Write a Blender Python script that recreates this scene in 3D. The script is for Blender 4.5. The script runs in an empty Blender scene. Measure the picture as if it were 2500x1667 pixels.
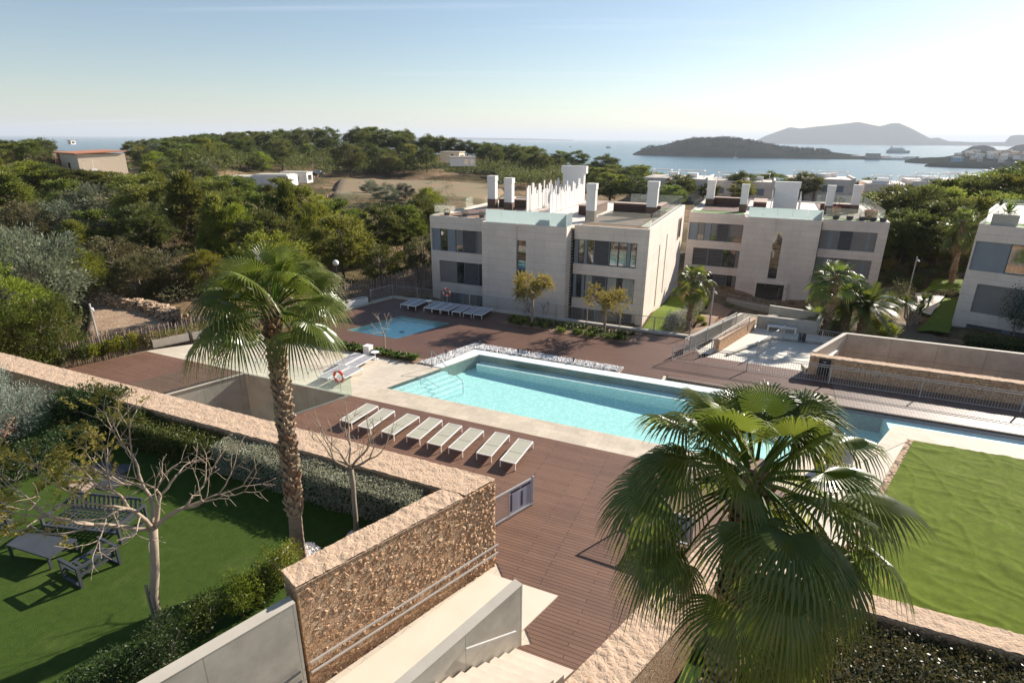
import bpy, bmesh, math, random
import numpy as np
from mathutils import Vector, Matrix, noise
from mathutils.geometry import tessellate_polygon
R=math.radians; PI=math.pi
random.seed(7); rng=np.random.default_rng(7)
sc=bpy.context.scene; COL=sc.collection
# ---------------------------------------------------------------- camera model
F=1395.; CX,CY=1250.,833.5; TH=R(19.57); RO=R(.43); HC=13.
CROP={'v':(0,0,1.0629),'b':(1000,400,.3189),'c':(1600,400,.38265),'d':(400,600,.34014),'e':(850,700,.3189),'f':(0,850,.5212),'g':(650,900,.4893),'h':(1400,850,.5211),'a':(0,280,.35714),'i':(1900,400,.2551),'j':(1500,400,.21259),'k':(400,380,.2551),'l':(1400,300,.4677),'m':(1640,650,.21259),'n':(2000,500,.21259),'o':(0,700,.19133),'p':(1180,1140,.12755),'r':(1950,1000,.12755),'s':(0,1080,.24236),'t':(0,860,.24236),'w':(1050,400,.17007)}
def src(c,x,y):
    o=CROP[c]; return o[0]+x*o[2],o[1]+y*o[2]
def ray(x,y):
    dx=(x-CX)/F; dy=-(y-CY)/F
    c,s=math.cos(RO),math.sin(RO); u=dx*c-dy*s; v=dx*s+dy*c
    return (u, math.cos(TH)+v*math.sin(TH), -math.sin(TH)+v*math.cos(TH))
def proj(X,Y,Z):                       # world -> photo pixel in the 2352 wide frame
    Z=Z-HC; d=Y*math.cos(TH)-Z*math.sin(TH); v=Y*math.sin(TH)+Z*math.cos(TH); u=X/d; v=v/d
    c,s=math.cos(RO),math.sin(RO)
    return (CX+F*(u*c+v*s))/1.0629,(CY-F*(-u*s+v*c))/1.0629
def at(c,x,y,z=0.):                    # world XY of a photo point lying at height z
    r=ray(*src(c,x,y)); t=(z-HC)/r[2]; return r[0]*t,r[1]*t
AZ=R(113.5); UX,UY=math.sin(AZ),math.cos(AZ); VX,VY=-UY,UX
ROT=math.atan2(UY,UX)                  # local x = along the pool, local y = across it
def uv(c,x,y,z=0.):
    X,Y=at(c,x,y,z); return X*UX+Y*UY, X*VX+Y*VY
def W(u,v): return u*UX+v*VX, u*UY+v*VY
CD=(.354,1.)                           # direction of the skewed garden walls in u,v
def cdir(p,dv): return (p[0]+CD[0]*dv,p[1]+dv)
CANG=math.atan2(.354,1.)               # skew angle
# ---------------------------------------------------------------- materials
MATS={}
def newmat(n):
    m=bpy.data.materials.new(n); m.use_nodes=True; MATS[n]=m; return m,m.node_tree.nodes,m.node_tree.links,m.node_tree.nodes['Principled BSDF']
def ramp(N,L,fac,stops):
    r=N.new('ShaderNodeValToRGB'); e=r.color_ramp.elements
    while len(e)<len(stops): e.new(.5)
    for i,(p,c) in enumerate(stops): e[i].position=p; e[i].color=(*c,1)
    if fac: L.new(fac,r.inputs[0])
    return r
def coords(N,L,kind='Object',scale=(1,1,1),rot=(0,0,0)):
    t=N.new('ShaderNodeTexCoord'); m=N.new('ShaderNodeMapping'); m.inputs['Scale'].default_value=scale; m.inputs['Rotation'].default_value=rot
    L.new(t.outputs[kind],m.inputs[0]); return m.outputs[0]
def noisetex(N,L,vec,scale,detail=4,rough=.6):
    n=N.new('ShaderNodeTexNoise'); n.inputs['Scale'].default_value=scale; n.inputs['Detail'].default_value=detail; n.inputs['Roughness'].default_value=rough
    if vec: L.new(vec,n.inputs['Vector'])
    return n
def bump(N,L,h,B,strength,dist=.05,normal=None):
    b=N.new('ShaderNodeBump'); b.inputs['Strength'].default_value=strength; b.inputs['Distance'].default_value=dist; L.new(h,b.inputs['Height'])
    if normal: L.new(normal,b.inputs['Normal'])
    L.new(b.outputs[0],B.inputs['Normal']); return b
def mixc(N,L,fac,a,b,mode='MIX'):
    m=N.new('ShaderNodeMix'); m.data_type='RGBA'; m.blend_type=mode
    for s,val in ((0,fac),(6,a),(7,b)):
        if hasattr(val,'links') or hasattr(val,'is_output'): L.new(val,m.inputs[s])
        elif s==0: m.inputs[0].default_value=val
        else: m.inputs[s].default_value=(*val,1)
    return m.outputs[2]
def simple(n,c,c2=None,rough=.6,scale=3.,metal=0.,bmp=0.,bs=30.,bd=.01,kind='Object',stretch=(1,1,1),spec=.5,detail=5):
    m,N,L,B=newmat(n); B.inputs['Roughness'].default_value=rough; B.inputs['Metallic'].default_value=metal; B.inputs['Specular IOR Level'].default_value=spec
    B.inputs['Base Color'].default_value=(*c,1)
    v=coords(N,L,kind,stretch)
    if c2:
        t=noisetex(N,L,v,scale,detail); r=ramp(N,L,t.outputs[0],[(.3,c),(.7,c2)]); L.new(r.outputs[0],B.inputs['Base Color'])
    if bmp:
        t=noisetex(N,L,v,bs,3); bump(N,L,t.outputs[0],B,bmp,bd)
    return m
def leafmat(n,c1,c2,c3=None,scale=1.2,trans=.35,rough=.55,rand=.25,spec=.3):
    m,N,L,B=newmat(n); v=coords(N,L,'Object')
    t=noisetex(N,L,v,scale,3,.7)
    st=[(.32,c1),(.62,c2)]+([(.75,c3)] if c3 else [])
    r=ramp(N,L,t.outputs[0],st)
    oi=N.new('ShaderNodeObjectInfo'); hs=N.new('ShaderNodeHueSaturation')
    mr=N.new('ShaderNodeMapRange'); mr.inputs[3].default_value=1-rand; mr.inputs[4].default_value=1+rand; L.new(oi.outputs['Random'],mr.inputs[0]); L.new(mr.outputs[0],hs.inputs['Value'])
    mh=N.new('ShaderNodeMapRange'); mh.inputs[3].default_value=.5-.03*rand/.25; mh.inputs[4].default_value=.5+.02*rand/.25
    ml=N.new('ShaderNodeMath'); ml.operation='FRACT'; m7=N.new('ShaderNodeMath'); m7.operation='MULTIPLY'; m7.inputs[1].default_value=7.3
    L.new(oi.outputs['Random'],m7.inputs[0]); L.new(m7.outputs[0],ml.inputs[0]); L.new(ml.outputs[0],mh.inputs[0]); L.new(mh.outputs[0],hs.inputs['Hue'])
    L.new(r.outputs[0],hs.inputs['Color']); L.new(hs.outputs[0],B.inputs['Base Color'])
    B.inputs['Roughness'].default_value=rough; B.inputs['Specular IOR Level'].default_value=spec
    tr=N.new('ShaderNodeBsdfTranslucent'); g=N.new('ShaderNodeHueSaturation'); g.inputs['Value'].default_value=1.5; g.inputs['Hue'].default_value=.485; L.new(hs.outputs[0],g.inputs['Color']); L.new(g.outputs[0],tr.inputs[0])
    mx=N.new('ShaderNodeMixShader'); mx.inputs[0].default_value=trans; L.new(B.outputs[0],mx.inputs[1]); L.new(tr.outputs[0],mx.inputs[2])
    L.new(mx.outputs[0],N['Material Output'].inputs[0]); return m
simple('white',(.8,.78,.75),(.74,.72,.69),.5,2.)
simple('white_metal',(.78,.78,.77),None,.35)
simple('steel',(.45,.45,.45),(.38,.38,.39),.35,8,.7)
simple('galv',(.5,.49,.47),(.42,.42,.42),.45,8,.3)
simple('dark_metal',(.055,.06,.068),(.075,.08,.088),.45,4,.2)
simple('black',(.012,.012,.014),None,.3)
simple('navy',(.02,.016,.05),None,.4)
simple('sign_white',(.38,.38,.46),None,.4)
simple('grey_panel',(.2,.235,.27),(.24,.27,.3),.5,1.5)
simple('shade_fabric',(.26,.24,.22),(.22,.21,.2),.8,1.)
simple('louvre',(.13,.12,.115),(.17,.155,.15),.5,3.)
simple('frame_dark',(.05,.055,.06),None,.4)
simple('concrete',(.44,.4,.335),(.53,.49,.42),.8,.9,bmp=.25,bs=25,bd=.01,detail=9)
simple('plaza_concrete',(.62,.58,.5),(.7,.66,.57),.75,.7,bmp=.1,bs=30,bd=.01,detail=8)
simple('cream_floor',(.66,.58,.46),(.72,.64,.52),.75,.9,bmp=.08,bs=40,bd=.01,detail=8)
simple('limestone',(.55,.47,.38),(.66,.58,.48),.8,2.2,bmp=.2,bs=30,bd=.01)
simple('render_cream',(.62,.5,.36),(.68,.56,.42),.8,1.)
simple('terracotta',(.42,.16,.08),(.5,.22,.12),.8,5.)
simple('red_wall',(.4,.07,.03),None,.7)
simple('brown_wood',(.12,.07,.052),(.16,.1,.075),.7,4.,stretch=(1,1,6))
simple('brown_dark',(.05,.026,.02),(.07,.035,.028),.7,4.,stretch=(1,1,6))
simple('tan_wood',(.36,.26,.2),(.42,.31,.24),.7,4.)
simple('soil',(.22,.13,.08),(.3,.19,.12),.95,1.5,bmp=.6,bs=12,bd=.05)
simple('bark_grey',(.2,.155,.115),(.32,.26,.2),.85,6.,bmp=.5,bs=25,bd=.02,stretch=(1,1,.3))
simple('bark_pale',(.3,.23,.165),(.4,.32,.24),.8,5.,bmp=.4,bs=20,bd=.01,stretch=(1,1,.3))
simple('bark_pine',(.09,.06,.045),(.15,.11,.085),.9,3.,bmp=.5,bs=8,bd=.05,stretch=(1,1,.3))
simple('palm_smooth',(.2,.135,.09),(.3,.21,.15),.85,10.,bmp=.5,bs=14,bd=.02,stretch=(.3,.3,4))
simple('palm_boot',(.25,.17,.1),(.4,.31,.22),.85,14.,bmp=.5,bs=20,bd=.02)
simple('palm_boot2',(.16,.09,.05),(.28,.17,.1),.85,14.)
simple('mesh_beige',(.37,.36,.28),(.42,.41,.33),.7,3.,bmp=.15,bs=300,bd=.002)
simple('mesh_grey',(.33,.32,.33),(.38,.37,.38),.7,3.,bmp=.15,bs=300,bd=.002)
simple('orange_ring',(.75,.1,.03),(.68,.085,.03),.45,3.)
simple('fence_wood',(.23,.16,.135),(.42,.32,.28),.85,14.,bmp=.3,bs=30,bd=.01,stretch=(1,1,.15))
simple('rattan',(.33,.13,.07),(.4,.18,.1),.6,30.)
simple('cushion',(.3,.18,.13),None,.8)
simple('field_red',(.26,.15,.085),(.15,.15,.07),.95,.09,bmp=.3,bs=2,bd=.1,detail=9)
simple('island_rock',(.008,.016,.014),(.035,.037,.028),.95,.014,detail=9,spec=0.)
simple('far_rock',(.012,.018,.02),(.025,.028,.026),.95,.002,detail=6,spec=0.)
simple('sign_blue',(.25,.42,.6),None,.5)
simple('roof_terrace',(.3,.235,.19),(.36,.28,.23),.8,1.)
simple('turf_strip',(.09,.2,.02),None,.9)
# timber deck: boards along local x
def deckmat(n,a,b,gapc,width=.142,along_x=True,rough=.55):
    m,N,L,B=newmat(n)
    v=coords(N,L,'Object',(1,1,1),(0,0,0) if along_x else (0,0,PI/2))
    br=N.new('ShaderNodeTexBrick'); br.inputs['Scale'].default_value=1.; br.inputs['Brick Width'].default_value=2.4; br.inputs['Row Height'].default_value=width
    br.inputs['Mortar Size'].default_value=.009; br.inputs['Mortar Smooth'].default_value=.2; br.inputs['Bias'].default_value=0; br.offset=.37; br.offset_frequency=3
    br.inputs['Color1'].default_value=(*a,1); br.inputs['Color2'].default_value=(*b,1); br.inputs['Mortar'].default_value=(*gapc,1); L.new(v,br.inputs['Vector'])
    big=noisetex(N,L,v,.35,6,.65); r=ramp(N,L,big.outputs[0],[(.3,(.82,.82,.84)),(.7,(1.12,1.1,1.08))])
    c=mixc(N,L,1.,br.outputs[0],r.outputs[0],'MULTIPLY')
    gr=noisetex(N,L,coords(N,L,'Object',(2,60,2) if along_x else (60,2,2)),1.,3); r2=ramp(N,L,gr.outputs[0],[(.3,(.88,.88,.88)),(.7,(1.1,1.1,1.1))])
    c=mixc(N,L,1.,c,r2.outputs[0],'MULTIPLY'); L.new(c,B.inputs['Base Color'])
    B.inputs['Roughness'].default_value=rough; B.inputs['Specular IOR Level'].default_value=.35
    inv=N.new('ShaderNodeMath'); inv.operation='SUBTRACT'; inv.inputs[0].default_value=1; L.new(br.outputs['Fac'],inv.inputs[1])
    bump(N,L,inv.outputs[0],B,.9,.02); return m
deckmat('deck',(.17,.094,.062),(.205,.115,.076),(.035,.016,.01))
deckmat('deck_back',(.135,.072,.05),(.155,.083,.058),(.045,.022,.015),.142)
deckmat('deck_bridge',(.17,.115,.09),(.2,.14,.11),(.035,.022,.016),.16,False,.5)
deckmat('roof_deck',(.2,.13,.1),(.23,.15,.115),(.08,.05,.04),.14)
# pale terrace tiles
def tilemat(n,a,b,mort,w=.6,h=.4,ms=.006,bs=.3,face='xy',stain=(.8,1.1),offs=.5,rough=.75):
    m,N,L,B=newmat(n)
    t=N.new('ShaderNodeTexCoord'); sx=N.new('ShaderNodeSeparateXYZ'); L.new(t.outputs['Object'],sx.inputs[0]); cb=N.new('ShaderNodeCombineXYZ')
    if face=='xy': L.new(sx.outputs[0],cb.inputs[0]); L.new(sx.outputs[1],cb.inputs[1])
    else:
        ad=N.new('ShaderNodeMath'); L.new(sx.outputs[0],ad.inputs[0]); L.new(sx.outputs[1],ad.inputs[1]); L.new(ad.outputs[0],cb.inputs[0]); L.new(sx.outputs[2],cb.inputs[1])
    br=N.new('ShaderNodeTexBrick'); br.inputs['Scale'].default_value=1.; br.inputs['Brick Width'].default_value=w; br.inputs['Row Height'].default_value=h; br.inputs['Mortar Size'].default_value=ms; br.offset=offs
    br.inputs['Color1'].default_value=(*a,1); br.inputs['Color2'].default_value=(*b,1); br.inputs['Mortar'].default_value=(*mort,1); L.new(cb.outputs[0],br.inputs['Vector'])
    nz=noisetex(N,L,t.outputs['Object'],bs,9,.7); r=ramp(N,L,nz.outputs[0],[(.32,(stain[0],)*3),(.68,(stain[1],)*3)])
    c=mixc(N,L,1.,br.outputs[0],r.outputs[0],'MULTIPLY'); L.new(c,B.inputs['Base Color']); B.inputs['Roughness'].default_value=rough
    nb=noisetex(N,L,t.outputs['Object'],40,3); bump(N,L,nb.outputs[0],B,.12,.01); return m
tilemat('terrace_tile',(.66,.58,.46),(.6,.52,.41),(.42,.37,.3),.9,.45,.008)
tilemat('coping_tile',(.62,.53,.41),(.54,.46,.35),(.45,.39,.31),.6,.45,.008,.8)
tilemat('facade',(.8,.69,.6),(.765,.655,.565),(.5,.44,.385),2.6,.62,.01,.5,'wall',(.86,1.07),.33)
tilemat('board_concrete',(.43,.4,.34),(.39,.365,.31),(.25,.235,.2),2.5,3.,.015,.7,'wall',(.72,1.15),0.)
# masonry: pink-ochre rubble
def stonemat(n,pal,mortar,scale=5.5,top=False,bs=.9,mw=.09):
    m,N,L,B=newmat(n); v=coords(N,L,'Object')
    wob=noisetex(N,L,v,6,3); vv=N.new('ShaderNodeVectorMath'); vv.operation='MULTIPLY_ADD'; L.new(wob.outputs[1],vv.inputs[0]); vv.inputs[1].default_value=(.12,.12,.12); L.new(v,vv.inputs[2])
    vo=N.new('ShaderNodeTexVoronoi'); vo.inputs['Scale'].default_value=scale; L.new(vv.outputs[0],vo.inputs['Vector'])
    ve=N.new('ShaderNodeTexVoronoi'); ve.feature='DISTANCE_TO_EDGE'; ve.inputs['Scale'].default_value=scale; L.new(vv.outputs[0],ve.inputs['Vector'])
    sp=N.new('ShaderNodeSeparateColor'); L.new(vo.outputs['Color'],sp.inputs[0])
    r=ramp(N,L,sp.outputs[0],[(i/(len(pal)-1),c) for i,c in enumerate(pal)])
    fine=noisetex(N,L,v,30,4,.7); fr=ramp(N,L,fine.outputs[0],[(.3,(.72,.72,.72)),(.7,(1.2,1.2,1.2))])
    c=mixc(N,L,1.,r.outputs[0],fr.outputs[0],'MULTIPLY')
    mm=ramp(N,L,ve.outputs['Distance'],[(mw*.35,(0,0,0)),(mw,(1,1,1))]); c2=mixc(N,L,mm.outputs[0],mortar,c)
    L.new(c2,B.inputs['Base Color']); B.inputs['Roughness'].default_value=.9; B.inputs['Specular IOR Level'].default_value=.2
    hm=N.new('ShaderNodeMath'); hm.operation='MULTIPLY_ADD'; L.new(fine.outputs[0],hm.inputs[0]); hm.inputs[1].default_value=.5; L.new(mm.outputs[0],hm.inputs[2])
    bump(N,L,hm.outputs[0],B,bs,.035 if not top else .02); return m
stonemat('rubble_face',[(.52,.3,.165),(.63,.41,.25),(.57,.35,.2),(.68,.49,.32),(.48,.26,.145)],(.3,.18,.11),7.5,False,.5)
stonemat('rubble_top',[(.52,.36,.24),(.58,.42,.29),(.5,.34,.22),(.56,.42,.3)],(.56,.41,.29),6.5,True,.45,.2)
stonemat('drystone',[(.45,.3,.19),(.6,.45,.32),(.5,.36,.24)],(.15,.1,.07),3.)
# turf
def turf(n,a,b,dry,scale=60,wr=False):
    m,N,L,B=newmat(n); v=coords(N,L,'Object')
    f=noisetex(N,L,v,scale,4,.75); r=ramp(N,L,f.outputs[0],[(.3,a),(.7,b)])
    g=noisetex(N,L,v,.55,7,.7); gm=ramp(N,L,g.outputs[0],[(.56,(0,0,0)),(.8,(1,1,1))]); c=mixc(N,L,gm.outputs[0],r.outputs[0],dry)
    g2=noisetex(N,L,v,4.,5,.7); r3=ramp(N,L,g2.outputs[0],[(.3,(.78,.78,.78)),(.7,(1.18,1.18,1.18))]); c=mixc(N,L,1.,c,r3.outputs[0],'MULTIPLY')
    L.new(c,B.inputs['Base Color']); B.inputs['Roughness'].default_value=.9; B.inputs['Specular IOR Level'].default_value=.15
    bump(N,L,f.outputs[0],B,.9,.03); return m
turf('lawn_turf',(.032,.062,.008),(.065,.11,.016),(.1,.13,.03))
turf('bright_turf',(.085,.13,.007),(.15,.2,.014),(.2,.23,.04))
turf('dark_turf',(.02,.045,.01),(.035,.075,.015),(.05,.07,.02))
turf('scrub_ground',(.1,.075,.045),(.2,.155,.1),(.09,.1,.045),8)
# pool tiles and water
def poolmat(n,a,b):
    m,N,L,B=newmat(n); v=coords(N,L,'Object')
    vo=N.new('ShaderNodeTexVoronoi'); vo.inputs['Scale'].default_value=3.4; vo.feature='SMOOTH_F1'; w=noisetex(N,L,v,2.2,2); vv=N.new('ShaderNodeVectorMath'); vv.operation='MULTIPLY_ADD'; L.new(w.outputs[1],vv.inputs[0]); vv.inputs[1].default_value=(.5,.5,.5); L.new(v,vv.inputs[2]); L.new(vv.outputs[0],vo.inputs['Vector'])
    br=N.new('ShaderNodeTexBrick'); br.inputs['Scale'].default_value=1.; br.inputs['Brick Width'].default_value=.09; br.inputs['Row Height'].default_value=.09; br.offset=0; br.inputs['Mortar Size'].default_value=.006
    br.inputs['Color1'].default_value=(*a,1); br.inputs['Color2'].default_value=(*b,1); br.inputs['Mortar'].default_value=(*[x*.92 for x in a],1); L.new(v,br.inputs['Vector'])
    L.new(br.outputs[0],B.inputs['Base Color']); B.inputs['Roughness'].default_value=.5; return m
poolmat('pool_tile',(.62,.97,.92),(.67,.98,.93)); poolmat('pool_pale',(.72,.96,.93),(.78,.97,.94))
simple('pool_white',(.78,.86,.84),(.72,.82,.8),.5,3.)
def fres(N,L,ior,nrm=None):
    f=N.new('ShaderNodeFresnel'); g=N.new('ShaderNodeNewGeometry'); r=N.new('ShaderNodeMapRange'); r.inputs[3].default_value=ior; r.inputs[4].default_value=1/ior
    L.new(g.outputs['Backfacing'],r.inputs[0]); L.new(r.outputs[0],f.inputs[0])
    if nrm: L.new(nrm,f.inputs['Normal'])
    return f
def watermat(n,tint,bsc,bst,dist=.02):
    m,N,L,B=newmat(n); N.remove(B); v=coords(N,L,'Object')
    a=noisetex(N,L,v,bsc,3,.6); b=N.new('ShaderNodeBump'); b.inputs['Strength'].default_value=bst; b.inputs['Distance'].default_value=dist; L.new(a.outputs[0],b.inputs['Height'])
    vo=N.new('ShaderNodeTexVoronoi'); vo.feature='F1'; vo.inputs['Scale'].default_value=bsc*1.1; vv=N.new('ShaderNodeVectorMath'); vv.operation='MULTIPLY_ADD'; L.new(a.outputs[1],vv.inputs[0]); vv.inputs[1].default_value=(.14,.14,.14); L.new(v,vv.inputs[2]); L.new(vv.outputs[0],vo.inputs['Vector'])
    r=ramp(N,L,vo.outputs['Distance'],[(.12,(min(1,tint[0]*1.1),min(1,tint[1]*1.05),min(1,tint[2]*1.03))),(.55,tuple(x*.86 for x in tint))])  # caustic-like ripple light painted into the water tint as cell mottling
    t=N.new('ShaderNodeBsdfTransparent'); L.new(r.outputs[0],t.inputs[0])
    g=N.new('ShaderNodeBsdfGlossy'); g.inputs['Roughness'].default_value=.06; L.new(b.outputs[0],g.inputs['Normal'])
    f=fres(N,L,1.33,b.outputs[0])
    mx=N.new('ShaderNodeMixShader'); L.new(f.outputs[0],mx.inputs[0]); L.new(t.outputs[0],mx.inputs[1]); L.new(g.outputs[0],mx.inputs[2]); L.new(mx.outputs[0],N['Material Output'].inputs[0]); return m
watermat('pool_water',(.86,.995,.99),5.,.25); watermat('kids_water',(.72,.97,.99),5.,.15)
def glassmat(n,tint,amt=.12,frost=None):
    m,N,L,B=newmat(n); N.remove(B)
    t=N.new('ShaderNodeBsdfTransparent'); t.inputs[0].default_value=(*tint,1); g=N.new('ShaderNodeBsdfGlossy'); g.inputs['Roughness'].default_value=.03
    f=fres(N,L,1.35); mx=N.new('ShaderNodeMixShader'); L.new(f.outputs[0],mx.inputs[0]); L.new(t.outputs[0],mx.inputs[1]); L.new(g.outputs[0],mx.inputs[2]); out=mx
    if frost:
        d=N.new('ShaderNodeBsdfTranslucent'); d.inputs[0].default_value=(*frost,1); d2=N.new('ShaderNodeBsdfDiffuse'); d2.inputs[0].default_value=(*frost,1)
        a=N.new('ShaderNodeMixShader'); a.inputs[0].default_value=.35; L.new(d.outputs[0],a.inputs[1]); L.new(d2.outputs[0],a.inputs[2]); q=N.new('ShaderNodeMixShader'); q.inputs[0].default_value=amt; L.new(mx.outputs[0],q.inputs[1]); L.new(a.outputs[0],q.inputs[2]); out=q
    L.new(out.outputs[0],N['Material Output'].inputs[0]); return m
glassmat('glass',(.94,.97,.95)); glassmat('glass_hazy',(.93,.97,.95),.05,(.6,.65,.62)); glassmat('glass_frost',(.8,.88,.88),.85,(.55,.62,.62))
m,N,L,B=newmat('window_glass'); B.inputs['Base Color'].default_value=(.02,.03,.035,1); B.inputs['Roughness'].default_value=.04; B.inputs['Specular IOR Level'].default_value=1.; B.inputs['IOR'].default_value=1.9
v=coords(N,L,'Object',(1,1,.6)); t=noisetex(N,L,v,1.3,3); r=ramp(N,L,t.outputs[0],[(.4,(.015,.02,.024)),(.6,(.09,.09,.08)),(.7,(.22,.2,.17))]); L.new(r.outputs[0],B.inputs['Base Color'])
m,N,L,B=newmat('sea'); v=coords(N,L,'Object'); B.inputs['Base Color'].default_value=(.01,.08,.12,1); B.inputs['Roughness'].default_value=.22; B.inputs['IOR'].default_value=1.33
t=noisetex(N,L,v,.12,5,.65); bump(N,L,t.outputs[0],B,.5,1.1)
# leaves
leafmat('pine_leaf',(.075,.1,.018),(.165,.195,.036),(.23,.25,.045),.5,.4)
leafmat('pine_dark',(.05,.068,.018),(.105,.13,.032),(.15,.17,.042),.4,.35)
leafmat('pine_bright',(.12,.15,.018),(.22,.25,.03),(.28,.3,.035),.6,.45)
leafmat('olive_leaf',(.1,.12,.07),(.17,.19,.12),(.23,.25,.17),.9,.3)
leafmat('scrub_leaf',(.06,.065,.024),(.13,.125,.048),(.18,.155,.065),.7,.25)
leafmat('hedge_green',(.045,.075,.014),(.1,.13,.025),(.2,.19,.035),1.,.3,.5)
leafmat('hedge_silver',(.26,.265,.18),(.42,.43,.31),(.52,.52,.4),3.,.25,.8,.1,.15)
leafmat('hedge_bronze',(.055,.06,.018),(.12,.1,.035),(.2,.12,.05),3.,.25,.4,.1,.4)
leafmat('shrub_glossy',(.025,.045,.014),(.055,.085,.025),(.085,.115,.035),2.,.25,.45,.15,.3)
leafmat('shrub_lime',(.12,.16,.014),(.27,.3,.035),(.4,.36,.05),1.6,.4)
leafmat('shrub_silver',(.2,.23,.17),(.34,.37,.3),(.42,.45,.38),2.,.2,.8)
leafmat('agave_green',(.06,.12,.015),(.14,.22,.03),(.22,.2,.04),2.,.35)
leafmat('tuft_green',(.05,.1,.012),(.12,.2,.02),(.2,.26,.03),1.4,.4)
leafmat('feather',(.2,.18,.04),(.32,.28,.07),(.42,.35,.1),1.5,.5,.7,.06,.1)
leafmat('palm_frond',(.07,.11,.014),(.14,.185,.026),(.22,.24,.04),.7,.4,.34,.1,.6)
leafmat('palm_far',(.05,.085,.012),(.11,.15,.025),(.18,.19,.04),.7,.4,.35,.15,.6)
leafmat('palm_dead',(.3,.22,.1),(.42,.32,.16),None,2.,.3,.7,.1)
leafmat('frond_tip',(.14,.16,.03),(.26,.24,.06),(.4,.3,.1),2.,.4,.5,.1)
leafmat('blossom',(.3,.28,.25),(.5,.48,.44),None,3.,.2,.8)
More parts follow.
